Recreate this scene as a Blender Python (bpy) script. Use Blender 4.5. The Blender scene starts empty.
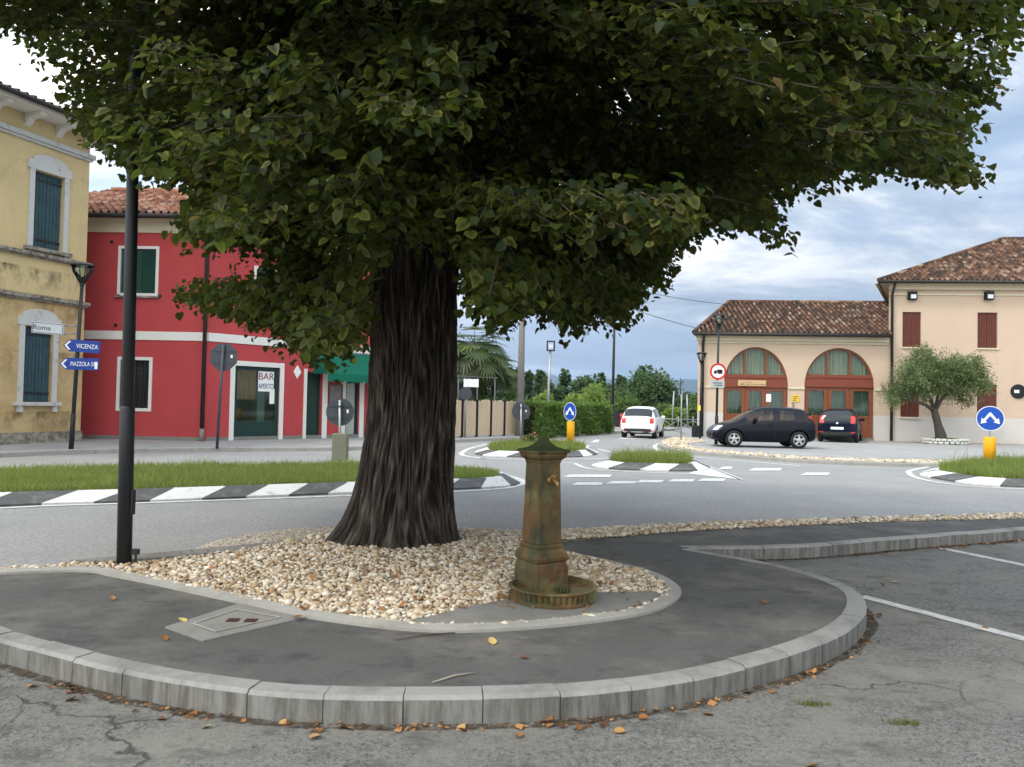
import bpy, bmesh, math, random
import numpy as np
from mathutils import Vector, Matrix, noise
from mathutils.geometry import tessellate_polygon

random.seed(7); RNG = np.random.default_rng(7)
scn = bpy.context.scene
COL = scn.collection
PI = math.pi

# ------------------------------------------------------------------ camera, sky, sun, exposure
FOC, ROLL, PITCH, EYE = 760.0, 0.02, math.atan(20.5 / 760.0), 1.5
cam_d = bpy.data.cameras.new("camera"); cam = bpy.data.objects.new("camera", cam_d); COL.objects.link(cam)
cam_d.sensor_width = 36.0; cam_d.lens = FOC / 1024 * 36.0
cam_d.clip_start = 0.05; cam_d.clip_end = 30000
cam.matrix_world = Matrix.Translation((0, 0, EYE)) @ Matrix.Rotation(PI / 2 + PITCH, 4, 'X') @ Matrix.Rotation(ROLL, 4, 'Z')
scn.camera = cam
cam_d.dof.use_dof = True; cam_d.dof.focus_distance = 26.0; cam_d.dof.aperture_fstop = 5.0

SUN_AZ, SUN_EL = math.radians(-122), math.radians(50)      # azimuth from +Y towards +X: the sun is veiled, behind and left
S = Vector((math.cos(SUN_EL) * math.sin(SUN_AZ), math.cos(SUN_EL) * math.cos(SUN_AZ), math.sin(SUN_EL)))
sun_d = bpy.data.lights.new("sun", 'SUN'); sun_d.energy = 1.9; sun_d.angle = math.radians(12); sun_d.color = (1, .93, .82)
sun = bpy.data.objects.new("sun", sun_d); COL.objects.link(sun)
sun.rotation_euler = S.to_track_quat('Z', 'Y').to_euler(); sun.location = (-20, -10, 30)

world = bpy.data.worlds.new("World"); scn.world = world; world.use_nodes = True
def build_world():
    nt = world.node_tree; nt.nodes.clear(); N = nt.nodes.new; K = nt.links.new
    out = N('ShaderNodeOutputWorld'); bg = N('ShaderNodeBackground'); bg.inputs[1].default_value = 0.1
    sky = N('ShaderNodeTexSky'); sky.sky_type = 'NISHITA'; sky.sun_disc = False
    sky.sun_elevation = SUN_EL; sky.sun_rotation = SUN_AZ; sky.air_density = 1.0; sky.dust_density = 1.5
    tc = N('ShaderNodeTexCoord'); sep = N('ShaderNodeSeparateXYZ'); K(tc.outputs['Generated'], sep.inputs[0])
    def math_(op, a, b=None):
        n = N('ShaderNodeMath'); n.operation = op
        for i, v in enumerate((a, b)):
            if v is None: continue
            if isinstance(v, (int, float)): n.inputs[i].default_value = v
            else: K(v, n.inputs[i])
        return n.outputs[0]
    z = math_('MAXIMUM', sep.outputs[2], 0.0)
    d = math_('ADD', z, 0.16)
    px, py = math_('DIVIDE', sep.outputs[0], d), math_('DIVIDE', sep.outputs[1], d)
    cmb = N('ShaderNodeCombineXYZ'); K(px, cmb.inputs[0]); K(py, cmb.inputs[1]); K(math_('MULTIPLY', z, 1.5), cmb.inputs[2])
    def nz(scale, det, rough, off, dist=0.0):
        mp = N('ShaderNodeMapping'); K(cmb.outputs[0], mp.inputs[0]); mp.inputs['Location'].default_value = off
        mp.inputs['Scale'].default_value = (0.75, 1.0, 1.0)
        n = N('ShaderNodeTexNoise'); K(mp.outputs[0], n.inputs['Vector'])
        n.inputs['Scale'].default_value = scale; n.inputs['Detail'].default_value = det
        n.inputs['Roughness'].default_value = rough; n.inputs['Distortion'].default_value = dist
        return n.outputs['Fac']
    def ramp(f, stops):
        r = N('ShaderNodeValToRGB'); K(f, r.inputs[0]); e = r.color_ramp.elements
        while len(e) < len(stops): e.new(0.5)
        for q, (p, c) in zip(e, stops): q.position = p; q.color = (*c, 1)
        return r.outputs[0]
    cover = ramp(nz(0.95, 7, .58, (3.1, 1.7, 0), .3), [(.34, (0, 0, 0)), (.54, (1, 1, 1))])
    shade = ramp(nz(1.25, 9, .62, (7.3, 4.2, 2), .5), [(.38, (2.9, 3.6, 4.7)), (.49, (5.4, 6.2, 7.3)), (.6, (11.6, 11.6, 11.5))])
    # veiled-sun overcast: brighter overhead and towards the sun
    dot = N('ShaderNodeVectorMath'); dot.operation = 'DOT_PRODUCT'
    K(tc.outputs['Generated'], dot.inputs[0]); dot.inputs[1].default_value = S
    g = math_('ADD', math_('MULTIPLY', math_('POWER', math_('MAXIMUM', math_('MULTIPLY_ADD', dot.outputs['Value'], .5), 0.0), 1.0), 0.0), 1.0)
    half = N('ShaderNodeMath'); half.operation = 'MULTIPLY_ADD'; K(dot.outputs['Value'], half.inputs[0]); half.inputs[1].default_value = .5; half.inputs[2].default_value = .5
    glow = math_('POWER', math_('MAXIMUM', half.outputs[0], 0.0), 2.2)
    lum = math_('ADD', math_('ADD', math_('MULTIPLY', glow, 3.3), math_('MULTIPLY', z, .8)), .55)
    blue = N('ShaderNodeMix'); blue.data_type = 'RGBA'; blue.inputs['Factor'].default_value = .75
    K(sky.outputs[0], blue.inputs['A']); blue.inputs['B'].default_value = (4.0, 5.6, 8.2, 1)
    mix = N('ShaderNodeMix'); mix.data_type = 'RGBA'
    K(cover, mix.inputs['Factor']); K(blue.outputs['Result'], mix.inputs['A']); K(shade, mix.inputs['B'])
    warm = N('ShaderNodeMix'); warm.data_type = 'RGBA'; K(glow, warm.inputs['Factor']); warm.inputs['A'].default_value = (1, 1, 1, 1); warm.inputs['B'].default_value = (1.04, .96, .80, 1)
    # pale air low over the horizon
    low = N('ShaderNodeMix'); low.data_type = 'RGBA'; K(math_('MULTIPLY', math_('POWER', math_('SUBTRACT', 1.0, math_('MINIMUM', z, 1.0)), 9.0), .62), low.inputs['Factor'])
    K(mix.outputs['Result'], low.inputs['A']); low.inputs['B'].default_value = (9.0, 9.9, 10.9, 1)
    wm = N('ShaderNodeVectorMath'); wm.operation = 'MULTIPLY'; K(low.outputs['Result'], wm.inputs[0]); K(warm.outputs['Result'], wm.inputs[1])
    vm = N('ShaderNodeVectorMath'); vm.operation = 'SCALE'; K(wm.outputs[0], vm.inputs[0]); K(lum, vm.inputs['Scale'])
    K(vm.outputs[0], bg.inputs[0]); K(bg.outputs[0], out.inputs[0])
build_world()
vs = scn.view_settings; vs.view_transform = 'Standard'; vs.look = 'None'; vs.gamma = 1; vs.use_curve_mapping = False
vs.exposure = 0.16
scn.cycles.max_bounces = 6; scn.cycles.diffuse_bounces = 3; scn.cycles.transparent_max_bounces = 8
scn.cycles.volume_bounces = 0
scn.cycles.use_denoising = True

# ------------------------------------------------------------------ measuring helpers: image measurement -> metres
def ray(px, py):
    u, v = px - 512, 383.5 - py
    c, s = math.cos(ROLL), math.sin(ROLL)
    a, b = u * c - v * s, u * s + v * c
    return a, FOC * math.cos(PITCH) - b * math.sin(PITCH), FOC * math.sin(PITCH) + b * math.cos(PITCH)
def ground(px, py, z=0.0):
    x, y, w = ray(px, py); t = (z - EYE) / w
    return Vector((x * t, y * t, z))
def at(px, py, Y):
    x, y, w = ray(px, py); t = Y / y
    return Vector((x * t, Y, EYE + w * t))
def project(P):
    """(N,3) world points -> pixel columns"""
    P = np.asarray(P); d = P - np.array([0, 0, EYE])
    cp, sp = math.cos(PITCH), math.sin(PITCH)
    f = d[:, 1] * cp + d[:, 2] * sp; up = -d[:, 1] * sp + d[:, 2] * cp
    f = np.maximum(f, 1e-3)
    a, b = d[:, 0] / f * FOC, up / f * FOC
    c, s = math.cos(ROLL), math.sin(ROLL)
    return 512 + a * c + b * s, 383.5 - (-a * s + b * c)

# ------------------------------------------------------------------ material helper
class Mat:
    def __init__(s, name, rough=.7, spec=.3, metal=0.0):
        s.m = bpy.data.materials.new(name); s.m.use_nodes = True; s.nt = s.m.node_tree
        s.b = s.nt.nodes['Principled BSDF']; s.out = s.nt.nodes['Material Output']
        s.b.inputs['Roughness'].default_value = rough; s.b.inputs['Specular IOR Level'].default_value = spec
        s.b.inputs['Metallic'].default_value = metal
        s._tc = None
    def N(s, t): return s.nt.nodes.new(t)
    def L(s, a, b): s.nt.links.new(a, b)
    def co(s, scale=(1, 1, 1), kind='Object'):
        if s._tc is None: s._tc = s.N('ShaderNodeTexCoord')
        mp = s.N('ShaderNodeMapping'); mp.inputs['Scale'].default_value = scale; s.L(s._tc.outputs[kind], mp.inputs[0]); return mp.outputs[0]
    def noise(s, scale, det=4, rough=.55, st=(1, 1, 1), dist=0, kind='Object'):
        n = s.N('ShaderNodeTexNoise'); s.L(s.co(st, kind), n.inputs['Vector'])
        n.inputs['Scale'].default_value = scale; n.inputs['Detail'].default_value = det; n.inputs['Roughness'].default_value = rough
        n.inputs['Distortion'].default_value = dist
        return n.outputs['Fac']
    def voro(s, scale, feat='F1', st=(1, 1, 1), out='Distance'):
        n = s.N('ShaderNodeTexVoronoi'); s.L(s.co(st), n.inputs['Vector']); n.feature = feat; n.inputs['Scale'].default_value = scale
        return n.outputs[out]
    def ramp(s, f, stops, interp='LINEAR'):
        r = s.N('ShaderNodeValToRGB'); s.L(f, r.inputs[0]); e = r.color_ramp.elements; r.color_ramp.interpolation = interp
        while len(e) < len(stops): e.new(.5)
        for q, (p, c) in zip(e, stops):
            q.position = p; q.color = (c, c, c, 1) if isinstance(c, (int, float)) else (*c, 1)
        return r.outputs[0]
    def mix(s, f, a, b, mode='MIX'):
        n = s.N('ShaderNodeMix'); n.data_type = 'RGBA'; n.blend_type = mode
        for k, v in (('Factor', f), ('A', a), ('B', b)):
            i = n.inputs[k] if k == 'Factor' else [q for q in n.inputs if q.name == k and q.type == 'RGBA'][0]
            if isinstance(v, (int, float)): i.default_value = v if k == 'Factor' else (v, v, v, 1)
            elif isinstance(v, tuple): i.default_value = (*v, 1)
            else: s.L(v, i)
        return [o for o in n.outputs if o.type == 'RGBA'][0]
    def math(s, op, a, b=0.0):
        n = s.N('ShaderNodeMath'); n.operation = op
        for i, v in enumerate((a, b)):
            if isinstance(v, (int, float)): n.inputs[i].default_value = v
            else: s.L(v, n.inputs[i])
        return n.outputs[0]
    def color(s, v):
        if isinstance(v, tuple): s.b.inputs['Base Color'].default_value = (*v, 1)
        else: s.L(v, s.b.inputs['Base Color'])
        return s
    def rough(s, v): s.L(v, s.b.inputs['Roughness']); return s
    def bump(s, h, st=.3, dist=.01):
        n = s.N('ShaderNodeBump'); n.inputs['Strength'].default_value = st; n.inputs['Distance'].default_value = dist
        s.L(h, n.inputs['Height']); s.L(n.outputs[0], s.b.inputs['Normal']); return s
def c3(c, k): return tuple(min(1, v * k) for v in c)
def simple(name, col, rough=.6, var=.12, scale=4, spec=.3, metal=0, bump=0, bscale=60):
    m = Mat(name, rough, spec, metal)
    m.color(m.mix(m.noise(scale, 5), c3(col, 1 - var), c3(col, 1 + var)))
    if bump: m.bump(m.noise(bscale, 3), bump, .004)
    return m.m
def stucco(name, col, dirt=(.12, .1, .07), amount=.35, dado=None, stain=None, var=.08):
    m = Mat(name, .9, .15)
    c = m.mix(m.noise(.9, 6, .6), c3(col, 1 - var), c3(col, 1 + var))
    c = m.mix(m.ramp(m.noise(1.6, 8, .7, (1, 1, .35)), [(.52, 0.0), (.75, amount)]), c, dirt)
    if dado:
        sp = m.N('ShaderNodeSeparateXYZ'); m.L(m.co(), sp.inputs[0])
        zz = m.math('ADD', sp.outputs[2], m.math('MULTIPLY', m.noise(2.5, 4), .05))
        f = m.math('LESS_THAN', zz, dado[0])
        c = m.mix(f, c, m.mix(m.noise(1.3, 5), c3(dado[1], .9), c3(dado[1], 1.06)))
        c = m.mix(m.ramp(m.math('ADD', sp.outputs[2], m.math('MULTIPLY', m.noise(4, 5), .3)), [(.1, .7), (.32, 0.0)]), c, c3(dirt, 1.6))
    if stain:
        sp = m.N('ShaderNodeSeparateXYZ'); m.L(m.co(), sp.inputs[0])
        c = m.mix(m.math('MULTIPLY', m.math('LESS_THAN', sp.outputs[2], stain[1][0]), m.ramp(m.noise(1.3, 7, .65), [(.35, .25), (.65, .95)])), c, (.45, .3, .14))
        for z0, dz, k in stain:                       # rain and soot streaks hanging from each ledge
            a = m.math('MULTIPLY', m.math('SUBTRACT', z0, sp.outputs[2]), 1 / dz)
            inside = m.math('GREATER_THAN', a, 0.0)
            fade = m.math('MAXIMUM', m.math('SUBTRACT', 1.0, a), 0.0)
            n = m.ramp(m.noise(1.9, 9, .78, (1, 1, .55), .4), [(.46, 0.0), (.64, 1.0)])
            c = m.mix(m.math('MULTIPLY', m.math('MULTIPLY', m.math('MULTIPLY', fade, inside), n), k), c, (.035, .033, .02))
    m.color(c); m.bump(m.noise(45, 5, .65), .25, .006)
    return m.m

def asphalt(name, base, grain=.5, gs=150, patch=.18, tint=(1, 1, 1), cracks=False, dusty=None):
    m = Mat(name, .88, .25)
    b = tuple(base * t for t in tint)
    g = m.noise(gs, 3, .7)
    c = m.mix(m.ramp(g, [(.33, 0.0), (.67, 1.0)]), c3(b, 1 - grain), c3(b, 1 + grain))
    c = m.mix(m.ramp(m.noise(gs * .3, 2, .6), [(.36, 0.0), (.64, .6)]), c, c3(b, 1 + .8 * grain))
    c = m.mix(m.ramp(m.noise(gs * .42, 2, .6, (1, 1, 1), .3), [(.56, 0.0), (.7, .6)]), c, c3(b, 1 - .9 * grain))
    v = m.ramp(m.voro(gs * .55, 'F1'), [(.05, 1.0), (.28, 0.0)])
    c = m.mix(m.math('MULTIPLY', v, .35), c, c3(b, 2.3))
    c = m.mix(m.ramp(m.noise(.55, 6, .62), [(.3, 0.0), (.7, 1.0)]), c, m.mix(.5, c, c3(b, 1 - 3 * patch)), )
    c = m.mix(m.ramp(m.noise(2.1, 6, .6, (1, .6, 1)), [(.5, 0.0), (.72, .5)]), c, c3(b, 1 + 2 * patch))
    if dusty:
        c = m.mix(m.ramp(m.noise(1.1, 8, .66), [(.47, 0.0), (.66, .75)]), c, dusty)
        c = m.mix(m.ramp(m.noise(3.4, 6, .7, (1, 1.6, 1)), [(.52, 0.0), (.66, .6)]), c, c3(b, .45))
    h = g
    if cracks:
        wv = m.N('ShaderNodeTexVoronoi'); wv.feature = 'DISTANCE_TO_EDGE'; wv.inputs['Scale'].default_value = .62
        ad = m.N('ShaderNodeVectorMath'); ad.operation = 'ADD'
        nn = m.N('ShaderNodeTexNoise'); m.L(m.co(), nn.inputs['Vector']); nn.inputs['Scale'].default_value = 2.4; nn.inputs['Detail'].default_value = 6
        sc = m.N('ShaderNodeVectorMath'); sc.operation = 'SCALE'; sc.inputs['Scale'].default_value = .55
        m.L(nn.outputs['Color'], sc.inputs[0]); m.L(m.co(), ad.inputs[0]); m.L(sc.outputs[0], ad.inputs[1]); m.L(ad.outputs[0], wv.inputs['Vector'])
        ck = m.ramp(wv.outputs['Distance'], [(.002, 1.0), (.007, 0.0)])
        ck = m.math('MULTIPLY', ck, m.ramp(m.noise(.7, 3), [(.5, 0.0), (.58, 1.0)]))
        c = m.mix(m.math('MULTIPLY', ck, .8), c, (.018, .017, .015))
        h = m.math('SUBTRACT', g, m.math('MULTIPLY', ck, 1.5))
    m.color(c); m.bump(h, .55, .006)
    return m.m

def leaf_mat(name, dark, light, rim=None, rimk=0.0, trans=.35, rough=.45, spec=.35):
    m = Mat(name, rough, spec)
    at_ = m.N('ShaderNodeAttribute'); at_.attribute_name = 'leaf'
    sp = m.N('ShaderNodeSeparateColor'); m.L(at_.outputs['Color'], sp.inputs[0])
    c = m.mix(sp.outputs[0], dark, light)
    if rim:
        k = m.math('MULTIPLY', m.math('POWER', sp.outputs[1], 1.6), m.ramp(sp.outputs[2], [(.35, 0.0), (.9, rimk)]))
        c = m.mix(k, c, rim)
        c = m.mix(m.ramp(sp.outputs[2], [(.985, 0.0), (.99, .7)]), c, (.16, .10, .03))
    m.color(c)
    tr = m.N('ShaderNodeBsdfTranslucent'); m.L(m.mix(.6, c, c3(light, 2.2)), tr.inputs['Color'])
    mx = m.N('ShaderNodeMixShader'); mx.inputs[0].default_value = trans
    m.L(m.b.outputs[0], mx.inputs[1]); m.L(tr.outputs[0], mx.inputs[2]); m.L(mx.outputs[0], m.out.inputs[0])
    return m.m

# ------------------------------------------------------------------ mesh builder
class MB:
    def __init__(s): s.v = []; s.f = []; s.m = []; s.sm = []
    def add(s, vs, fs, mi=0, smooth=False):
        o = len(s.v); s.v += [tuple(v) for v in vs]
        for f in fs: s.f.append([i + o for i in f]); s.m.append(mi); s.sm.append(smooth)
        return s
    def box(s, x0, x1, y0, y1, z0, z1, mi=0, bev=0.0):
        if bev <= 0:
            v = [(x, y, z) for z in (z0, z1) for y in (y0, y1) for x in (x0, x1)]
            return s.add(v, [(0, 2, 3, 1), (4, 5, 7, 6), (0, 1, 5, 4), (2, 6, 7, 3), (0, 4, 6, 2), (1, 3, 7, 5)], mi)
        bm = bmesh.new(); bmesh.ops.create_cube(bm, size=1)
        for v in bm.verts: v.co = Vector(((x0 + x1) / 2 + v.co.x * (x1 - x0), (y0 + y1) / 2 + v.co.y * (y1 - y0), (z0 + z1) / 2 + v.co.z * (z1 - z0)))
        bmesh.ops.bevel(bm, geom=bm.edges[:], offset=bev, segments=2, affect='EDGES', profile=.5)
        bm.verts.index_update(); s.add([v.co for v in bm.verts], [[v.index for v in f.verts] for f in bm.faces], mi); bm.free(); return s
    def poly(s, pts, mi=0):
        pts = [Vector(p) for p in pts]
        return s.add(pts, [t for t in tessellate_polygon([pts])], mi)
    def prism(s, pts, vec, mi=0, cap=True):
        """polygon pts swept by vec"""
        pts = [Vector(p) for p in pts]; n = len(pts); vec = Vector(vec)
        s.add(pts + [p + vec for p in pts], [(i, (i + 1) % n, (i + 1) % n + n, i + n) for i in range(n)], mi)
        if cap:
            t = tessellate_polygon([pts])
            s.add(pts, t, mi); s.add([p + vec for p in pts], [tuple(reversed(q)) for q in t], mi)
        return s
    def tube(s, pts, r, n=8, mi=0, cap=True, smooth=True):
        pts = [Vector(p) for p in pts]; k = len(pts)
        rs = list(r) if hasattr(r, '__len__') else [r] * k
        vs, fs = [], []; side = None
        for i, p in enumerate(pts):
            d = (pts[min(i + 1, k - 1)] - pts[max(i - 1, 0)]).normalized()
            if side is None:
                side = d.cross(Vector((0, 0, 1)) if abs(d.z) < .9 else Vector((1, 0, 0))).normalized()
            side = (side - d * side.dot(d)).normalized(); up = d.cross(side)
            for j in range(n):
                a = 2 * PI * j / n; vs.append(p + (side * math.cos(a) + up * math.sin(a)) * rs[i])
        for i in range(k - 1):
            for j in range(n):
                fs.append((i * n + j, i * n + (j + 1) % n, (i + 1) * n + (j + 1) % n, (i + 1) * n + j))
        s.add(vs, fs, mi, smooth)
        if cap: s.add(vs[:n], [tuple(range(n - 1, -1, -1))], mi); s.add(vs[-n:], [tuple(range(n))], mi)
        return s
    def lathe(s, prof, n=24, c=(0, 0, 0), mi=0, smooth=True, axis='Z', sx=1, sy=1, cap=True):
        vs, fs = [], []; k = len(prof)
        for r, z in prof:
            for j in range(n):
                a = 2 * PI * j / n; x, y = r * math.cos(a) * sx, r * math.sin(a) * sy
                p = (x, y, z) if axis == 'Z' else ((x, z, y) if axis == 'Y' else (z, x, y))
                vs.append((p[0] + c[0], p[1] + c[1], p[2] + c[2]))
        for i in range(k - 1):
            for j in range(n): fs.append((i * n + j, i * n + (j + 1) % n, (i + 1) * n + (j + 1) % n, (i + 1) * n + j))
        s.add(vs, fs, mi, smooth)
        if cap: s.add(vs[:n], [tuple(range(n - 1, -1, -1))], mi); s.add(vs[-n:], [tuple(range(n))], mi)
        return s
    def sqlathe(s, prof, c=(0, 0, 0), rot=0, mi=0):
        """square sections: half width, z"""
        vs, fs = [], []; k = len(prof)
        for h, z in prof:
            for j in range(4):
                a = rot + PI / 4 + j * PI / 2; vs.append((c[0] + h * 1.41421 * math.cos(a), c[1] + h * 1.41421 * math.sin(a), c[2] + z))
        for i in range(k - 1):
            for j in range(4): fs.append((i * 4 + j, i * 4 + (j + 1) % 4, (i + 1) * 4 + (j + 1) % 4, (i + 1) * 4 + j))
        s.add(vs, fs, mi); s.add(vs[:4], [(3, 2, 1, 0)], mi); s.add(vs[-4:], [(0, 1, 2, 3)], mi); return s
    def build(s, name, mats, parent=None, fix=True):
        me = bpy.data.meshes.new(name); me.from_pydata(s.v, [], s.f)
        mats = mats if isinstance(mats, (list, tuple)) else [mats]
        for m in mats: me.materials.append(m)
        me.polygons.foreach_set('material_index', s.m); me.polygons.foreach_set('use_smooth', s.sm)
        if fix:
            bm = bmesh.new(); bm.from_mesh(me); bmesh.ops.remove_doubles(bm, verts=bm.verts, dist=1e-5)
            bmesh.ops.recalc_face_normals(bm, faces=bm.faces); bm.to_mesh(me); bm.free()
        o = bpy.data.objects.new(name, me); COL.objects.link(o)
        if parent: o.parent = parent
        return o
def np_mesh(name, V, F, mat, parent=None, leaf=None, smooth=False):
    V = np.ascontiguousarray(V, dtype=np.float32).reshape(-1, 3); F = np.ascontiguousarray(F, dtype=np.int32)
    k = F.shape[1]; me = bpy.data.meshes.new(name)
    me.vertices.add(len(V)); me.vertices.foreach_set('co', V.ravel())
    me.loops.add(F.size); me.loops.foreach_set('vertex_index', F.ravel())
    me.polygons.add(len(F)); me.polygons.foreach_set('loop_start', np.arange(0, F.size, k, dtype=np.int32))
    me.polygons.foreach_set('loop_total', np.full(len(F), k, dtype=np.int32))
    if smooth: me.polygons.foreach_set('use_smooth', np.ones(len(F), dtype=bool))
    me.update(calc_edges=True)
    if leaf is not None:
        a = me.attributes.new('leaf', 'FLOAT_COLOR', 'POINT'); a.data.foreach_set('color', np.ascontiguousarray(leaf, dtype=np.float32).ravel())
    me.materials.append(mat)
    o = bpy.data.objects.new(name, me); COL.objects.link(o)
    if parent: o.parent = parent
    return o
def thing(name, label, cat, loc=(0, 0, 0), rz=0.0, group=None):
    o = bpy.data.objects.new(name, None); COL.objects.link(o); o.empty_display_size = .2
    o.location = loc; o.rotation_euler = (0, 0, rz); return tag(o, label, cat, group)
def tag(o, label, cat, group=None):
    o['label'] = label; o['category'] = cat
    if group: o['group'] = group
    return o
def struct(o): o['kind'] = 'structure'; return o
def stuff(o): o['kind'] = 'stuff'; return o
def copy_tree(o, parent=None, top=True):
    c = o.copy(); COL.objects.link(c)
    if parent: c.parent = parent
    for ch in list(o.children): copy_tree(ch, c, False)
    return c
def text_mesh(txt, size, mat, depth=.003, name='lettering', parent=None, loc=(0, 0, 0), rx=PI / 2, rz=0, sx=1.0):
    cu = bpy.data.curves.new(name, 'FONT'); cu.body = txt; cu.size = size; cu.extrude = depth; cu.align_x = 'CENTER'; cu.align_y = 'CENTER'
    t = bpy.data.objects.new(name, cu); COL.objects.link(t)
    me = bpy.data.meshes.new_from_object(t.evaluated_get(bpy.context.evaluated_depsgraph_get()))
    bpy.data.objects.remove(t); bpy.data.curves.remove(cu)
    me.materials.clear(); me.materials.append(mat)
    me.transform(Matrix.Translation(loc) @ Matrix.Rotation(rz, 4, 'Z') @ Matrix.Rotation(rx, 4, 'X') @ Matrix.Diagonal((sx, 1, 1, 1)))
    o = bpy.data.objects.new(name, me); COL.objects.link(o)
    if parent: o.parent = parent
    return o
def spline(pts, step=.1, closed=False):
    pts = [Vector(p) for p in pts]; n = len(pts); out = []
    for i in range(n if closed else n - 1):
        g = (lambda k: pts[k % n]) if closed else (lambda k: pts[max(0, min(n - 1, k))])
        a, b, c, d = g(i - 1), g(i), g(i + 1), g(i + 2)
        k = max(1, int((c - b).length / step))
        for j in range(k):
            t = j / k
            out.append(.5 * ((2 * b) + (c - a) * t + (2 * a - 5 * b + 4 * c - d) * t * t + (3 * b - a - 3 * c + d) * t ** 3))
    if not closed: out.append(pts[-1].copy())
    return out
def offset(chain, d, closed=False):
    """shift a flat chain to its left by d"""
    n = len(chain); out = []
    for i in range(n):
        a = chain[(i - 1) % n] if closed or i else chain[0]; b = chain[(i + 1) % n] if closed or i < n - 1 else chain[-1]
        t = (b - a); t.z = 0; t.normalize(); out.append(chain[i] + Vector((-t.y, t.x, 0)) * d)
    return out
def ribbon(chain, w, z, mb, mi=0, closed=False):
    a = offset(chain, w / 2, closed); b = offset(chain, -w / 2, closed); n = len(chain)
    vs = [(p.x, p.y, z) for p in a] + [(p.x, p.y, z) for p in b]
    mb.add(vs, [(i, (i + 1) % n, (i + 1) % n + n, i + n) for i in range(n if closed else n - 1)], mi); return mb
def inside(px, py, poly):
    px, py = np.asarray(px), np.asarray(py); r = np.zeros(px.shape, bool); n = len(poly)
    for i in range(n):
        (x1, y1), (x2, y2) = poly[i], poly[(i + 1) % n]
        if y1 == y2: continue
        c = ((y1 > py) != (y2 > py)) & (px < (x2 - x1) * (py - y1) / (y2 - y1) + x1); r ^= c
    return r
def P2(chain, z): return [Vector((p[0], p[1], z)) for p in chain]

# ------------------------------------------------------------------ materials
M = {}
M['road'] = asphalt('road_asphalt', .25, .7, 60, .1, (1.03, 1, .97))
M['carpark'] = asphalt('car_park_asphalt', .122, 1.0, 95, .14, (1.04, 1, .93), cracks=True, dusty=(.2, .188, .162))
M['walk'] = asphalt('footpath_asphalt', .088, .3, 190, .14, (1.03, .99, .95), dusty=(.185, .17, .148))
M['pave'] = asphalt('pavement_asphalt', .3, .3, 60, .12, (1, .98, .95))
M['paint'] = None
def worn(name, col, worn_col, lo=.56, hi=.7, sc=9):
    m = Mat(name, .7, .3); f = m.ramp(m.noise(sc, 8, .7), [(lo, 0.0), (hi, .85)])
    m.color(m.mix(f, m.mix(m.noise(3, 4), c3(col, .9), c3(col, 1.05)), worn_col)); m.bump(m.noise(90, 3), .2, .003); return m.m
M['paint'] = worn('road_paint', (.62, .61, .58), (.27, .265, .255), .5, .66)
M['paint_worn'] = worn('worn_bay_paint', (.5, .5, .48), (.19, .185, .17), .45, .68)
M['kerb_white'] = worn('white_painted_kerb', (.66, .65, .62), (.3, .285, .26), .54, .7, 6)
M['kerb_black'] = worn('black_painted_kerb', (.085, .082, .08), (.2, .19, .175), .5, .75, 6)
def concrete(name, base, tint=(1, .98, .92), stain=.5, side_streaks=False):
    m = Mat(name, .9, .2); b = tuple(base * t for t in tint)
    c = m.mix(m.noise(22, 6, .65), c3(b, .8), c3(b, 1.15))
    c = m.mix(m.ramp(m.noise(2.2, 7, .7, (1, 1, .6)), [(.48, 0.0), (.72, stain)]), c, c3(b, .4))
    c = m.mix(m.ramp(m.noise(7, 4, .6), [(.6, 0.0), (.72, .4)]), c, (.25, .2, .12))
    if side_streaks:
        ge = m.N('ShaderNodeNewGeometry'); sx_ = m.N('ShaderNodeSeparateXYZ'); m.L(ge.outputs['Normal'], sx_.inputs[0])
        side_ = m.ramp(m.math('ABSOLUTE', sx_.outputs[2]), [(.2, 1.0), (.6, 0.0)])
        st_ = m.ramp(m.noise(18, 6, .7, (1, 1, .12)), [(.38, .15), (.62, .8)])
        c = m.mix(m.math('MULTIPLY', side_, st_), c, (.075, .068, .055))  # upright faces get darker streaks, the tops stay paler
    m.color(c); m.bump(m.noise(80, 5, .7), .4, .004); return m.m
M['kerb'] = concrete('kerb_concrete', .26, stain=.75, side_streaks=True)
M['edge'] = concrete('edging_concrete', .33, (1, .96, .87))
M['slab'] = concrete('slab_concrete', .22, (1, .96, .88))
def gravel_mat(name):
    m = Mat(name, .8, .3); at_ = m.N('ShaderNodeAttribute'); at_.attribute_name = 'leaf'
    sp = m.N('ShaderNodeSeparateColor'); m.L(at_.outputs['Color'], sp.inputs[0])
    c = m.ramp(sp.outputs[0], [(0, (.07, .055, .04)), (.2, (.33, .21, .11)), (.42, (.48, .37, .25)), (.66, (.6, .52, .42)), (1, (.74, .69, .6))])
    c = m.mix(m.math('MULTIPLY', m.noise(30, 4), .4), c, (.42, .33, .22)); m.color(c); return m.m
M['gravel'] = gravel_mat('pale_stones')
m = Mat('gravel_bed', .95, .1); m.color(m.ramp(m.voro(38, 'F1', out='Color'), [(.1, (.16, .12, .09)), (.5, (.42, .36, .28)), (1, (.62, .57, .5))])); m.bump(m.voro(38), .8, .02); M['gravel_bed'] = m.m
m = Mat('far_gravel', .95, .1); m.color(m.mix(m.noise(14, 5, .7), (.5, .47, .4), (.78, .76, .7))); m.bump(m.noise(40, 3), .6, .02); M['gravel_far'] = m.m
m = Mat('field_grass', .95, .1); m.color(m.mix(m.noise(.05, 6), (.05, .09, .025), (.1, .13, .04))); M['field'] = m.m
m = Mat('verge_soil', .95, .1); m.color(m.mix(m.noise(3, 6), (.05, .08, .02), (.09, .1, .035))); M['soil'] = m.m
M['grass'] = leaf_mat('grass_blades', (.075, .125, .022), (.25, .285, .07), trans=.4, rough=.6)
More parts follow.
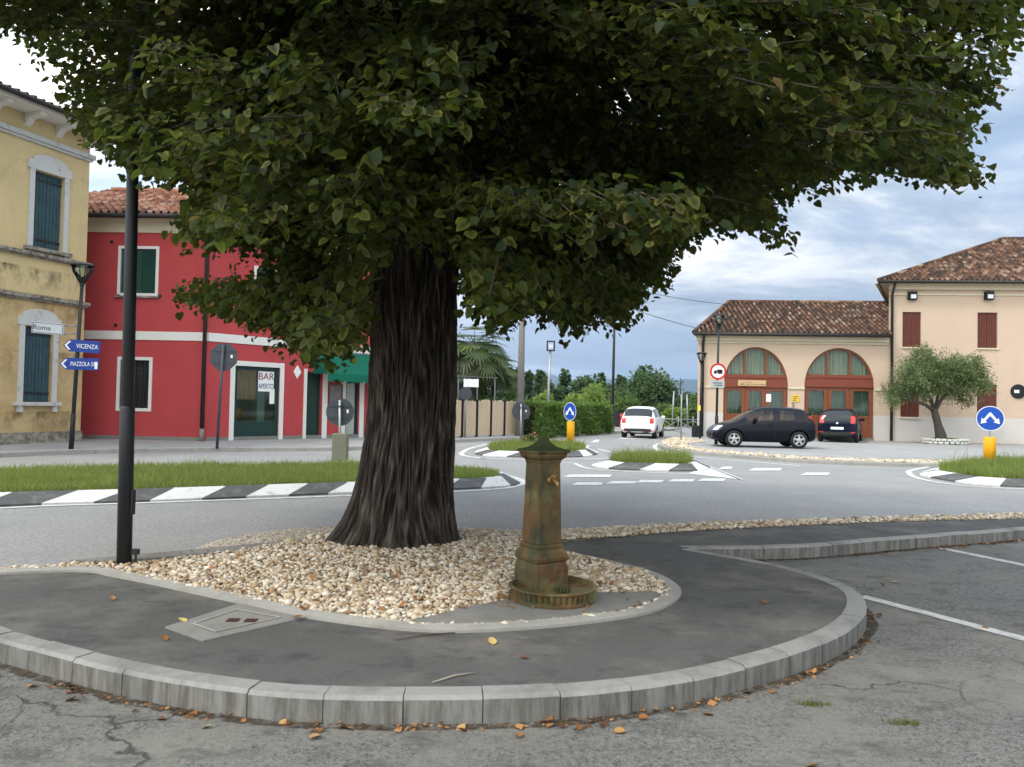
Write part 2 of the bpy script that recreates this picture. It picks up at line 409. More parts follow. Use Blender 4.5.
M['weed'] = leaf_mat('weed_blades', (.05, .075, .02), (.2, .2, .06), trans=.3, rough=.7)
# bark
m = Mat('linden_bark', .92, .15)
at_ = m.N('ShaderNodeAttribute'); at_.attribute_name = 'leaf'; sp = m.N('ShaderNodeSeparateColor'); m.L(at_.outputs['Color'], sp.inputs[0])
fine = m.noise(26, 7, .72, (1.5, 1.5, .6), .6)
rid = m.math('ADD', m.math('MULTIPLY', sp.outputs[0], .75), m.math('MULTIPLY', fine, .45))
c = m.ramp(rid, [(.3, (.012, .0095, .0075)), (.52, (.034, .027, .022)), (.74, (.07, .057, .047)), (.98, (.15, .128, .108))])  # tone follows ridge height: pale plates, plus lit ridges and shaded furrows painted in
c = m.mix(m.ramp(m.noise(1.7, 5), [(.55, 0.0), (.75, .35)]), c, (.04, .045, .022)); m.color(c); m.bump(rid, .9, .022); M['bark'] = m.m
M['bark_far'] = simple('tree_bark', (.08, .065, .05), .9, .3, 6)
M['bark_olive'] = simple('olive_bark', (.07, .06, .05), .95, .4, 9, bump=.6, bscale=25)
M['linden'] = leaf_mat('linden_leaf', (.008, .019, .004), (.064, .088, .012), (.22, .18, .03), .65, .32, .55, .2)
M['olive'] = leaf_mat('olive_leaf', (.05, .085, .025), (.2, .255, .1), trans=.25)
M['tree_a'] = leaf_mat('dark_tree_leaf', (.028, .06, .022), (.09, .14, .045), trans=.3)
M['tree_b'] = leaf_mat('mid_tree_leaf', (.045, .085, .02), (.14, .2, .05), trans=.3)
M['tree_c'] = leaf_mat('pale_tree_leaf', (.08, .14, .025), (.22, .3, .06), trans=.35)
M['hedge'] = leaf_mat('hedge_leaf', (.045, .095, .018), (.15, .23, .04), trans=.35)
M['palm'] = leaf_mat('palm_leaf', (.035, .06, .02), (.14, .18, .06), trans=.25)
# fallen leaves
m = Mat('dry_leaf', .8, .2); oi = m.N('ShaderNodeObjectInfo')
m.color(m.ramp(oi.outputs['Random'], [(0, (.16, .07, .025)), (.4, (.3, .14, .05)), (.75, (.38, .23, .1)), (1, (.55, .42, .15))])); M['dry'] = m.m
m = Mat('leaf_litter', .85, .2); at_ = m.N('ShaderNodeAttribute'); at_.attribute_name = 'leaf'; sp = m.N('ShaderNodeSeparateColor'); m.L(at_.outputs['Color'], sp.inputs[0])
m.color(m.ramp(sp.outputs[0], [(0, (.06, .035, .02)), (.5, (.2, .085, .03)), (1, (.36, .18, .07))])); M['litter'] = m.m
# building materials
M['yellow'] = stucco('yellow_render', (.62, .485, .26), (.3, .25, .15), .3, stain=[(2.62, 1.3, .8), (4.22, 1.1, .9), (4.95, .9, .9), (7.9, 1.2, .3), (.9, .9, .9)], var=.16)
M['red'] = stucco('red_render', (.45, .066, .07), (.26, .05, .045), .45, var=.13)
M['peach'] = stucco('peach_render', (.57, .435, .33), (.42, .32, .23), .3, (1.22, (.58, .54, .51)), var=.05)
M['cream'] = simple('cream_moulding', (.62, .54, .4), .8, .1)
M['white'] = simple('white_plaster', (.72, .7, .66), .8, .08)
M['grey_stone'] = worn('grey_white_stone', (.55, .55, .53), (.16, .15, .13), .56, .72, 5)
M['dirty_ledge'] = worn('dirty_ledge', (.34, .31, .25), (.045, .042, .035), .42, .62, 6)
M['dark_metal'] = simple('dark_metal', (.016, .017, .02), .5, .2, spec=.4)
M['galv'] = simple('galvanised_steel', (.33, .34, .35), .45, .15, spec=.5, metal=.6)
M['old_steel'] = simple('old_grey_steel', (.12, .125, .12), .6, .2)
M['sign_back'] = simple('grey_sign_back', (.055, .062, .075), .5, .15, 8)
M['sign_blue'] = simple('sign_blue', (.012, .075, .42), .4, .05)
M['sign_navy'] = simple('sign_navy', (.01, .045, .27), .4, .06)
M['sign_white'] = simple('sign_white', (.8, .8, .8), .45, .03)
M['sign_red'] = simple('sign_red', (.55, .02, .02), .4, .05)
M['black'] = simple('black_matt', (.012, .012, .013), .6, .1)
M['yellow_plastic'] = simple('yellow_plastic', (.8, .38, .01), .5, .08)
M['olive_plastic'] = simple('weathered_post', (.17, .17, .12), .6, .2)
M['wood_brown'] = simple('brown_shutter', (.115, .032, .02), .6, .2, 6)
m = Mat('door_wood', .5, .35); c = m.mix(m.noise(5, 6, .6, (6, 6, .6)), (.12, .03, .012), (.27, .085, .03)); m.color(c); M['door_wood'] = m.m
M['fascia_wood'] = simple('fascia_red_wood', (.2, .05, .03), .6, .18, 5)
m = Mat('fence_wood', .85, .2); c = m.mix(m.noise(4, 6, .6, (8, 8, .5)), (.46, .35, .24), (.66, .53, .38)); m.color(c); M['fence_wood'] = m.m
M['teal'] = simple('teal_shutter', (.035, .075, .09), .7, .5, 3)
M['green_shutter'] = simple('green_shutter', (.012, .06, .045), .5, .15, 5)
M['green_frame'] = simple('dark_green_frame', (.012, .04, .033), .4, .15)
M['awning'] = simple('green_awning', (.0, .12, .075), .8, .15, 3)
M['gutter'] = simple('dark_gutter', (.03, .025, .022), .5, .2)
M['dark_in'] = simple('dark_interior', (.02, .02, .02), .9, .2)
def glass(name, col=(.02, .025, .03), rough=.08):
    m = Mat(name, rough, .5); m.color(col); return m.m
M['pane'] = glass('window_glass', (.03, .035, .035), .06)
M['car_glass'] = glass('car_glass', (.015, .018, .02), .04); M['car_glass_clear'] = None
def clear(name, tint=(.8, .9, .88)):
    m = Mat(name, .03, .5); nt = m.nt
    tr = m.N('ShaderNodeBsdfTransparent'); tr.inputs[0].default_value = (*tint, 1)
    gl = m.N('ShaderNodeBsdfGlossy'); gl.inputs['Roughness'].default_value = .03
    fr = m.N('ShaderNodeFresnel'); fr.inputs[0].default_value = 1.5
    mx = m.N('ShaderNodeMixShader'); m.L(m.math('MULTIPLY', fr.outputs[0], 1.0), mx.inputs[0]); m.L(tr.outputs[0], mx.inputs[1]); m.L(gl.outputs[0], mx.inputs[2]); m.L(mx.outputs[0], m.out.inputs[0]); return m.m
M['clear'] = clear('clear_glass'); M['car_glass_clear'] = clear('car_side_glass', (.5, .55, .55))
m = Mat('curtain', .9, .1); c = m.mix(m.noise(3, 3, .5, (5, 1, .3)), (.17, .19, .13), (.44, .46, .35)); m.color(c); M['curtain'] = m.m
m = Mat('orange_curtain', .9, .1); c = m.mix(m.noise(4, 3, .5, (6, 1, .3)), (.42, .16, .03), (.8, .42, .11)); m.color(c); M['curtain_orange'] = m.m
def tiles(name, stops):
    m = Mat(name, .85, .2)
    uv = m.N('ShaderNodeUVMap'); fl = m.N('ShaderNodeVectorMath'); fl.operation = 'FLOOR'; m.L(uv.outputs[0], fl.inputs[0])
    wn = m.N('ShaderNodeTexWhiteNoise'); wn.noise_dimensions = '2D'; m.L(fl.outputs[0], wn.inputs['Vector'])
    c = m.ramp(wn.outputs['Value'], stops)
    su = m.N('ShaderNodeSeparateXYZ'); m.L(uv.outputs[0], su.inputs[0])
    c = m.mix(m.math('MULTIPLY', m.math('GREATER_THAN', su.outputs[1], 500.0), .85), c, c3(stops[0][1], .8))      # channel tiles between the rolls: dirt and hollow shade, both put into the colour
    c = m.mix(m.ramp(m.noise(1.1, 7, .7), [(.5, 0.0), (.72, .7)]), c, (.03, .026, .02))
    c = m.mix(m.ramp(m.noise(9, 5, .7), [(.56, 0.0), (.7, .5)]), c, (.3, .27, .2)); m.color(c); return m.m
M['tiles_old'] = tiles('old_roof_tiles', [(0, (.03, .02, .016)), (.3, (.085, .043, .028)), (.6, (.14, .066, .04)), (.88, (.2, .105, .066)), (1, (.3, .22, .155))])
M['tiles_new'] = tiles('pink_roof_tiles', [(0, (.17, .065, .04)), (.4, (.33, .135, .08)), (.75, (.42, .21, .13)), (1, (.5, .33, .24))])
def paint(name, col, rough=.25):
    m = Mat(name, rough, .15); m.color(col); m.b.inputs['Coat Weight'].default_value = .12; m.b.inputs['Coat Roughness'].default_value = .06; return m.m
M['car_navy'] = paint('navy_car_paint', (.004, .005, .011)); M['car_white'] = paint('white_car_paint', (.78, .78, .79)); M['car_blue'] = paint('dark_blue_car_paint', (.005, .008, .02))
M['tyre'] = simple('tyre_rubber', (.015, .015, .016), .85, .1); M['rim'] = simple('wheel_alloy', (.5, .5, .52), .35, .08, metal=.7, spec=.5)
M['tail_red'] = simple('tail_light', (.5, .02, .015), .2, .05, spec=.6); M['lamp_clear'] = simple('headlight_glass', (.75, .77, .8), .12, .05, spec=.6)
M['plate'] = simple('number_plate', (.75, .76, .78), .5, .03); M['trim'] = simple('black_trim', (.02, .02, .021), .6, .1)
# old iron
m = Mat('rusted_iron', .7, .35)
c = m.mix(m.ramp(m.noise(6, 7, .65, (1, 1, .55)), [(.38, 0.0), (.6, 1.0)]), (.065, .068, .028), (.14, .062, .02))
c = m.mix(m.ramp(m.noise(11, 7, .7, (1, 1, .4)), [(.48, 0.0), (.64, .85)]), c, (.03, .027, .017))
c = m.mix(m.ramp(m.noise(3.3, 5, .6), [(.5, 0.0), (.66, .65)]), c, (.2, .19, .075)); m.color(c); m.bump(m.noise(60, 5, .7), .5, .004); M['iron'] = m.m
m = Mat('mossy_iron', .8, .3); c = m.mix(m.noise(8, 6, .7), (.02, .032, .014), (.075, .085, .03)); m.color(c); m.bump(m.noise(50, 5, .7), .5, .004); M['iron_moss'] = m.m
M['brass'] = simple('dull_brass', (.34, .2, .08), .4, .25, 20, metal=.7, spec=.5)

# ================================================================== GROUND, ROADS, KERBS
WZ = .13                                                    # footpath level
mb = MB(); mb.lathe([(9000, -.06)], 96); mb.v = [(x, y, -.06) for x, y, z in mb.v]; mb.f = [list(range(96))]; mb.m = [0]; mb.sm = [False]
struct(mb.build('ground', M['field'], fix=False))
mb = MB(); mb.poly([(-70, -30, 0), (60, -30, 0), (60, 52, 0), (22, 52, 0), (11, 47, 0), (24, 95, 0), (16, 97, 0), (6.5, 52, 0), (-5, 44, 0), (-70, 40, 0)])
struct(mb.build('road', M['road']))
near = [(-9, 4.3), (-5.5, 4.95), (-3.8, 4.78), (-2.82, 4.27), (-2.12, 3.92), (-1.55, 3.69), (-1.02, 3.57), (-.44, 3.56), (.22, 3.63), (.8, 3.82), (1.3, 4.1),
        (1.78, 4.45), (2.2, 4.87), (2.53, 5.4), (2.68, 5.95), (2.5, 6.54), (2.14, 7.06), (1.74, 7.45)]
right = [(1.70, 7.47), (2.93, 7.69), (4.25, 8.29), (6.15, 9.12), (10, 10.95), (20, 15.8)]
farside = [(20, 16.3), (10, 11.75), (7.14, 10.62), (5.09, 9.95), (2.27, 9.09), (.9, 8.5), (-.3, 7.98), (-1.66, 7.52), (-2.6, 6.85), (-3.42, 6.27), (-4.5, 5.85), (-6.5, 5.65), (-9, 5.5)]
mb = MB(); mb.poly([(-40, -25, .004), (30, -25, .004), (30, 20.5, .004), (20, 15.9, .004), (10, 11.1, .004), (6.1, 9.3, .004), (2.9, 7.85, .004), (1.6, 7.7, .004), (-2, 5, .004), (-5, 5.1, .004), (-40, 4.5, .004)])
struct(mb.build('car_park', M['carpark']))
nearS, rightS, farS = (spline(P2(c, 0), .06) for c in (near, right, farside))
def kerb(chain, L, w, h, mat, name='kerb', gap=.0025, ch=.018, z0=-.02):
    ar = [0.0]
    for a, b in zip(chain, chain[1:]): ar.append(ar[-1] + (b - a).length)
    inn = offset(chain, w); cham = offset(chain, ch); mb = MB()
    def P(s):
        for i in range(len(chain) - 1):
            if ar[i + 1] >= s:
                t = (s - ar[i]) / max(1e-6, ar[i + 1] - ar[i])
                return [q[i].lerp(q[i + 1], t) for q in (chain, cham, inn)]
        return [chain[-1], cham[-1], inn[-1]]
    k = int(ar[-1] / L)
    for j in range(k + 1):
        s0, s1 = j * L + gap, min((j + 1) * L - gap, ar[-1])
        if s1 - s0 < .03: continue
        n = max(1, int((s1 - s0) / .13)); dz = random.uniform(-.004, .004); sh = random.uniform(-.004, .004)
        vs, fs = [], []
        for q in range(n + 1):
            o, c, i = P(s0 + (s1 - s0) * q / n); d = (o - i).normalized() * sh
            vs += [(o.x + d.x, o.y + d.y, z0), (o.x + d.x, o.y + d.y, h - ch + dz), (c.x + d.x, c.y + d.y, h + dz), (i.x, i.y, h + dz), (i.x, i.y, z0)]
        for q in range(n):
            for e in range(4): fs.append((q * 5 + e, (q + 1) * 5 + e, (q + 1) * 5 + e + 1, q * 5 + e + 1))
        fs += [(0, 1, 2, 3, 4), (n * 5 + 4, n * 5 + 3, n * 5 + 2, n * 5 + 1, n * 5)]
        mb.add(vs, fs)
    return struct(mb.build(name, mat))
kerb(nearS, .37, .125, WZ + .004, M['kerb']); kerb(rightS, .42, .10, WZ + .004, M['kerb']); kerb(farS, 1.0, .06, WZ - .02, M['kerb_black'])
top = offset(nearS, .1)[:-2] + offset(rightS, .08)[2:] + offset(farS, .05)
mb = MB(); mb.poly([(p.x, p.y, WZ) for p in top]); struct(mb.build('footpath', M['walk']))
# damp dirt gathered along the foot of the kerbs
m = Mat('kerb_foot_dirt', .95, .1); m.color(m.mix(m.noise(14, 6, .7), (.028, .022, .016), (.11, .085, .06)))
m.L(m.ramp(m.noise(16, 6, .7), [(.4, 0.0), (.56, 1.0)]), m.b.inputs['Alpha']); M['dirt'] = m.m
for ch_ in (nearS, rightS):
    mb = MB(); n = len(ch_); o_ = [ch_[k] for k in range(n)]; w_ = [.05 + .06 * abs(noise.noise((p.x * 2.2, p.y * 2.2, 1))) for p in ch_]
    q_ = [offset(ch_, -1)[k] - ch_[k] for k in range(n)]
    mb.add([(p.x, p.y, .0085) for p in ch_] + [(p.x + d.x * w, p.y + d.y * w, .0085) for p, d, w in zip(ch_, q_, w_)], [(i, i + 1, i + 1 + n, i + n) for i in range(n - 1)]); struct(mb.build('kerb_foot_dirt_ground', M['dirt']))
# gravel bed inside the footpath and along the road
edge = [(-9, 4.95), (-6.5, 5.25), (-4.6, 5.6), (-3.42, 5.99), (-2.87, 5.81), (-1.83, 5.22), (-1.26, 4.89), (-.65, 4.67), (-.23, 4.65), (.33, 4.81), (.86, 5.1), (1.13, 5.45), (1.22, 5.8), (1.12, 6.27), (.8, 6.7), (.48, 7.05), (.2, 7.42)]
edgeS = spline(P2(edge, 0), .06)
strip = spline(P2([(.2, 7.42), (2.12, 8.5), (4.86, 9.5), (6.73, 10.02), (10, 11.2), (20, 15.9)], 0), .3)
bed_poly = [(p.x, p.y) for p in edgeS + strip[1:] + offset(farS, .06)]
mb = MB(); mb.poly([(x, y, WZ + .004) for x, y in bed_poly]); struct(mb.build('gravel_ground', M['gravel_bed']))
mb = MB()
a, b = offset(edgeS, .02), offset(edgeS, -.075)
n = len(edgeS); mb.add([(p.x, p.y, WZ + .03) for p in a] + [(p.x, p.y, WZ + .018) for p in b] + [(p.x, p.y, WZ - .01) for p in b] + [(p.x, p.y, WZ - .01) for p in a],
                       [(i, i + 1, i + 1 + n, i + n) for i in range(n - 1)] + [(i + n, i + 1 + n, i + 1 + 2 * n, i + 2 * n) for i in range(n - 1)] + [(i, i + 1, i + 1 + 3 * n, i + 3 * n) for i in range(n - 1)])
struct(mb.build('path_edging_kerb', M['edge']))
TR = Vector((-1.02, 7.2, 0))
def mound(x, y): return WZ + .012 + .085 * np.exp(-(((x - TR.x) ** 2) / 1.7 + ((y - TR.y) ** 2) / 1.3))
mb = MB(); nr, na = 14, 48
vs = [(TR.x, TR.y, WZ + .085)]; fs = []
for i in range(1, nr + 1):
    for j in range(na):
        r = 1.9 * i / nr; x, y = TR.x + r * math.cos(2 * PI * j / na), TR.y + r * .8 * math.sin(2 * PI * j / na)
        ok = inside([x], [y], bed_poly)[0]
        vs.append((x, y, mound(x, y) - .016 if ok else WZ - .03))
for j in range(na): fs.append((0, 1 + j, 1 + (j + 1) % na))
for i in range(nr - 1):
    for j in range(na): fs.append((1 + i * na + j, 1 + i * na + (j + 1) % na, 1 + (i + 1) * na + (j + 1) % na, 1 + (i + 1) * na + j))
mb.add(vs, fs, 0, True); struct(mb.build('gravel_mound_ground', M['gravel_bed']))
# stone slab round the fountain and the lamp footing
pad = [(-.62, 4.69), (-.25, 5.1), (.02, 5.3), (.2, 5.62), (.55, 5.55), (.85, 5.55), (1.05, 5.62), (1.13, 5.5), (.84, 5.13), (.32, 4.85), (-.23, 4.69)]
mb = MB(); mb.prism([(x, y, WZ) for x, y in pad], (0, 0, .022)); struct(mb.build('fountain_pavement_slab', M['slab']))
mb = MB(); mb.prism([(-3.55, 6.2, WZ - .05), (-3.1, 6.22, WZ - .05), (-1.75, 7.18, WZ - .05), (-1.9, 7.38, WZ - .05), (-3.3, 6.36, WZ - .05)], (0, 0, .085)); struct(mb.build('lamp_footing_pavement', M['slab']))
def icos():
    bm = bmesh.new(); bmesh.ops.create_icosphere(bm, subdivisions=1, radius=1)
    v = np.array([q.co[:] for q in bm.verts]); f = np.array([[q.index for q in p.verts] for p in bm.faces]); bm.free(); return v, f
def pebbles(name, P, size, zf, mat):
    bv, bf = icos(); n = len(P); k = len(bv)
    sc = size * RNG.lognormal(0, .34, (n, 1, 1)) * np.stack([RNG.uniform(.75, 1.35, n), RNG.uniform(.6, 1.05, n), RNG.uniform(.4, .75, n)], 1)[:, None, :]
    V = (bv[None] * (1 + RNG.uniform(-.22, .22, (n, k, 1)))) * sc
    a = RNG.uniform(0, 2 * PI, n)[:, None]; t = RNG.normal(0, .35, n)[:, None]
    x, y, z = V[..., 0], V[..., 1], V[..., 2]
    y, z = y * np.cos(t) - z * np.sin(t), y * np.sin(t) + z * np.cos(t)
    x, y = x * np.cos(a) - y * np.sin(a), x * np.sin(a) + y * np.cos(a)
    Z = zf(P[:, 0], P[:, 1]) + RNG.uniform(.0, .5, n) * size
    V = np.stack([x + P[:, 0:1], y + P[:, 1:2], z + Z[:, None]], 2)
    F = (bf[None] + (np.arange(n) * k)[:, None, None]).reshape(-1, 3)
    leaf = np.ones((n, k, 4)); leaf[..., 0] = RNG.beta(1.6, 1.4, n)[:, None]
    return stuff(np_mesh(name, V, F, mat, leaf=leaf.reshape(-1, 4)))
def sample(poly, step, jit=.6):
    q = np.array(poly); x0, y0 = q.min(0); x1, y1 = q.max(0)
    gx, gy = np.meshgrid(np.arange(x0, x1, step), np.arange(y0, y1, step)); g = np.stack([gx.ravel(), gy.ravel()], 1)
    g += RNG.uniform(-jit, jit, g.shape) * step
    return g[inside(g[:, 0], g[:, 1], poly)]
g = sample([(x, y) for x, y in bed_poly if -4.6 < x < 8.5], .0295)
g = g[~inside(g[:, 0], g[:, 1], [(x, y) for x, y in pad])]
g = g[~inside(g[:, 0], g[:, 1], [(-3.3, 6.24), (-3.05, 6.22), (-1.85, 7.15), (-1.95, 7.3), (-3.25, 6.36)])]
g = g[np.hypot(g[:, 0] - TR.x, g[:, 1] - TR.y) > .36]
g = g[RNG.random(len(g)) < np.where(g[:, 0] > 1.5, .75, 1)]
pebbles('gravel', g, .0175, mound, M['gravel'])
pts = [(.1, 5.3), (-.1, 5.0), (.95, 5.4), (.7, 5.2), (.2, 4.95), (-.3, 4.85), (1.0, 5.55), (.85, 5.5), (.05, 5.15)]
# concrete inspection cover in the footpath
cv = thing('inspection_cover', 'square concrete cover with inset frame and iron lifting slots set into the footpath', 'manhole cover', (-1.7, 4.69, WZ))
q = [ground(165, 628, WZ) - cv.location, ground(240, 604, WZ) - cv.location, ground(312, 617, WZ) - cv.location, ground(203, 642, WZ) - cv.location]
for p in q: p.z = 0
mb = MB(); mb.prism([p + Vector((0, 0, -.03)) for p in q], (0, 0, .038)); mb.build('cover_slab', M['slab'], cv)
cc = sum(q, Vector()) / 4
mb = MB()
for k0, k1 in ((.62, .56),):
    o_ = [cc + (p - cc) * k0 for p in q]; i_ = [cc + (p - cc) * k1 for p in q]
    mb.add([(p.x, p.y, .012) for p in o_] + [(p.x, p.y, .012) for p in i_], [(i, (i + 1) % 4, (i + 1) % 4 + 4, i + 4) for i in range(4)])
mb.build('inset_frame', M['edge'], cv)
for s in (-.055, .055):
    mb = MB(); mb.box(cc.x + .06 + s - .035, cc.x + .06 + s + .035, cc.y - .03, cc.y + .035, .009, .013); mb.build('lifting_slot', simple('rusty_slot', (.05, .02, .012), .9, .3), cv)
# ---------------- painted markings
PZ = .008
def gp(px, py, z=0): return ground(px, py, z)
mb = MB()
for a, b, w in (((862, 597), (1040, 644), .11), ((940, 548.5), (1040, 569), .11)):
    ribbon([gp(*a), gp(*b)], w, PZ, mb)
struct(mb.build('bay_markings', M['paint_worn']))
mb = MB()
def quad_px(*p): mb.add([(*gp(*q)[:2], PZ) for q in p], [(0, 1, 2, 3)])
def tri_px(*p): mb.add([(*gp(*q)[:2], PZ) for q in p], [(0, 1, 2)])
for x0, x1, y in ((563, 612, 476), (571, 603, 484), (606, 637, 482.6), (635, 664, 481.5), (667, 695, 480.6), (697, 726, 480), (718, 733, 468), (748, 782, 469.5), (800, 830, 474), (618, 650, 437.6), (590, 600, 441), (575, 590, 447), (660, 684, 453)):
    quad_px((x0, y + 1.4), (x1 - 2, y + 1.4), (x1, y - 1.2), (x0 + 6, y - 1.2))
tri_px((707, 466.5), (742, 480), (688, 473.8))
tri_px((884, 463.5), (905, 462.5), (897, 465.6))
for ch, w in (([(-220, 526), (0, 508.5), (150, 503), (320, 497), (450, 492), (508, 488.3), (523, 484.5), (521, 480), (508, 476), (492, 473)], .13),
              ([(575, 463.5), (590, 469), (640, 472.3), (690, 474)], .12), ([(700, 463.5), (742, 480)], .1),
              ([(485, 459), (463, 455.5), (463, 452), (472, 448), (490, 443.5)], .16), ([(480, 458.5), (530, 459.8), (570, 459.5), (606, 458.5), (628, 456.5)], .14), ([(545, 462), (575, 463.5)], .1), ([(598, 449), (628, 456.5)], .12),
              ([(908, 471.5), (914, 477), (940, 483), (985, 487.5), (1040, 490)], .13), ([(908, 471.5), (918, 469), (935, 466)], .13),
              ([(666, 441.5), (655, 446), (662, 452), (690, 456.5), (740, 461), (800, 466)], .16),
              ([(84, 449.8), (150, 449), (210, 451.5), (260, 449.5), (330, 450.5), (380, 450)], .13), ([(440, 446), (480, 444.3), (520, 441)], .12)):
    ribbon(spline([gp(*q) for q in ch], .4), w, PZ, mb)
struct(mb.build('road_markings', M['paint']))
# ---------------- traffic islands: sloping painted kerb, soil, grass
def grass_blades(P, h, w, zf):
    n = len(P); a = RNG.uniform(0, 2 * PI, n); hh = h * RNG.lognormal(0, .35, n); ln = RNG.normal(0, .45, (n, 2)) * hh[:, None]
    z = np.broadcast_to(zf, n)
    dx, dy = np.cos(a) * w * .5, np.sin(a) * w * .5
    V = np.empty((n, 5, 3))
    V[:, 0] = np.stack([P[:, 0] - dx, P[:, 1] - dy, z], 1); V[:, 1] = np.stack([P[:, 0] + dx, P[:, 1] + dy, z], 1)
    V[:, 2] = np.stack([P[:, 0] + dx * .8 + ln[:, 0] * .4, P[:, 1] + dy * .8 + ln[:, 1] * .4, z + hh * .6], 1)
    V[:, 3] = np.stack([P[:, 0] + ln[:, 0], P[:, 1] + ln[:, 1], z + hh], 1)
    V[:, 4] = np.stack([P[:, 0] - dx * .8 + ln[:, 0] * .4, P[:, 1] - dy * .8 + ln[:, 1] * .4, z + hh * .6], 1)
    F = np.concatenate([np.stack([np.arange(n) * 5 + k for k in t], 1) for t in ((0, 1, 2, 4), (4, 2, 3, 3))])
    F2 = np.concatenate([np.stack([np.arange(n) * 5 + k for k in t], 1) for t in ((0, 1, 2), (0, 2, 4), (4, 2, 3))])
    leaf = np.ones((n, 5, 4)); leaf[..., 0] = np.clip(RNG.normal(.45, .3, n), 0, 1)[:, None]
    return V.reshape(-1, 3), F2, leaf.reshape(-1, 4)
def island(pts, inset, h, band, dens, gh, gw=.008, slant=.25, grass_px=None):
    ch = spline([gp(*p) if len(p) == 2 else Vector(p) for p in pts], .12, True)
    if sum(a.x * b.y - b.x * a.y for a, b in zip(ch, ch[1:] + ch[:1])) < 0: ch.reverse()
    n = len(ch); mid = offset(ch, inset * .75, True); inn = offset(ch, inset, True); mb = MB(); s = 0
    for i in range(n):
        j = (i + 1) % n; e = (ch[j] - ch[i]).length
        ks = int(s / band) % 2; s += e
        sh = lambda q, k: q[k]
        q = max(0, int(slant / .12))
        m0, m1, i0, i1 = mid[(i + q) % n], mid[(j + q) % n], inn[(i + q) % n], inn[(j + q) % n]
        mb.add([(ch[i].x, ch[i].y, -.01), (ch[j].x, ch[j].y, -.01), (ch[j].x, ch[j].y, .03), (ch[i].x, ch[i].y, .03), (m1.x, m1.y, h), (m0.x, m0.y, h), (i1.x, i1.y, h), (i0.x, i0.y, h)],
               [(0, 1, 2, 3), (3, 2, 4, 5), (5, 4, 6, 7)], ks)
    struct(mb.build('island_kerb', [M['kerb_white'], M['kerb_black']]))
    mb = MB(); mb.poly([(p.x, p.y, h - .012) for p in offset(ch, inset * .92, True)]); struct(mb.build('verge_soil_ground', M['soil']))
    poly = [(p.x, p.y) for p in offset(ch, inset * .95, True)]
    q = np.array(poly); lo, hi = q.min(0), q.max(0); area = np.prod(hi - lo)
    P = RNG.uniform(lo, hi, (int(area * dens), 2)); P = P[inside(P[:, 0], P[:, 1], poly)]
    px, _ = project(np.c_[P, np.full(len(P), h)]); P = P[(px > -330) & (px < 1330)]
    P = P[np.array([noise.noise((p[0] * .9, p[1] * .9, 5)) for p in P]) > RNG.uniform(-.75, -.1, len(P))]
    tall = np.array([1 + .7 * noise.noise((p[0] * 1.3, p[1] * 1.3, 0)) for p in P])
    V, F, lf = grass_blades(P, gh, gw, h - .015); V[:, 2] = (h - .015) + (V[:, 2] - h + .015) * np.repeat(tall, 5)
    stuff(np_mesh('grass', V, F, M['grass'], leaf=lf))
island([(-330, 545), (-150, 518), (0, 507), (150, 502), (320, 495), (450, 490), (505, 487.3), (519, 484), (516, 479), (490, 475.5), (430, 472), (330, 469.5), (200, 471), (0, 476), (-330, 492)], .42, .15, .66, 1700, .085, .008, slant=.36)
island([(476, 452), (480, 455.5), (520, 457.5), (560, 457.6), (588, 456.5), (598, 453), (585, 448.5), (545, 446), (505, 446.5), (485, 448.5)], .42, .15, .8, 900, .12, .014, .36)
island([(592, 466), (612, 469.3), (640, 470.5), (690, 471.5), (709, 469.2), (703, 464.5), (680, 461), (650, 460), (622, 460.5), (604, 463)], .45, .15, .75, 1300, .165, .011, .36)
island([(920, 474.5), (936, 479), (968, 484), (1000, 486.5), (1040, 488), (1200, 492), (1200, 470), (1040, 465.5), (985, 465), (945, 468)], .42, .15, .95, 1300, .14, .011, .36)
# ---------------- pavements
LZ = .12
def slab(name, pts, z, mat, kerb_mat=None, h=.14):
    mb = MB(); mb.prism([(p[0], p[1], z - h) for p in pts], (0, 0, h)); o = struct(mb.build(name, mat)); return o
lp = [gp(-250, 462, LZ), gp(-60, 455, LZ), gp(80, 449.5, LZ), gp(200, 447.5, LZ), gp(330, 447, LZ), gp(375, 445.3, LZ), gp(420, 441.5, LZ), gp(460, 439.2, LZ), gp(516, 437.2, LZ), gp(535, 436.2, LZ), gp(612, 431.4, LZ), gp(690, 428.2, LZ)]
lps = spline([Vector((p.x, p.y, 0)) for p in lp], .5)
slab('pavement', [(p.x, p.y) for p in offset(lps, .1)] + [(11, 66), (-8, 66), (-40, 50), (-40, 19)], LZ, M['pave'])
kerb(lps, 1.0, .14, LZ + .006, M['edge'])
rp = spline([Vector((*gp(*q)[:2], 0)) for q in [(672, 439.5), (661, 443), (659, 446.5), (668, 450.5), (690, 454), (740, 458.5), (800, 463), (860, 465.5), (920, 467), (1024, 469), (1250, 474)]], .3)
slab('plaza_pavement', [(p.x, p.y) for p in offset(rp, .1)] + [(40, 20), (45, 60), (12, 60), (9.3, 40)], .1, M['pave'])
kerb(rp, 1.0, .14, .106, M['edge'])
gv = offset(rp, .14); gb = offset(rp, 1.0)
k1 = [(p.x, p.y) for p in gv[2:]]; k2 = [(p.x, p.y) for p in gb[2:]][::-1]
n1 = len(k1); mb = MB(); k2r = k2[::-1]
wd = [min(1, .35 + .05 * i) + (1.2 * math.exp(-((i - 8) / 6) ** 2)) for i in range(n1)]
k2r = [(a[0] + (b[0] - a[0]) * w, a[1] + (b[1] - a[1]) * w) for a, b, w in zip(k1, k2r, wd)]
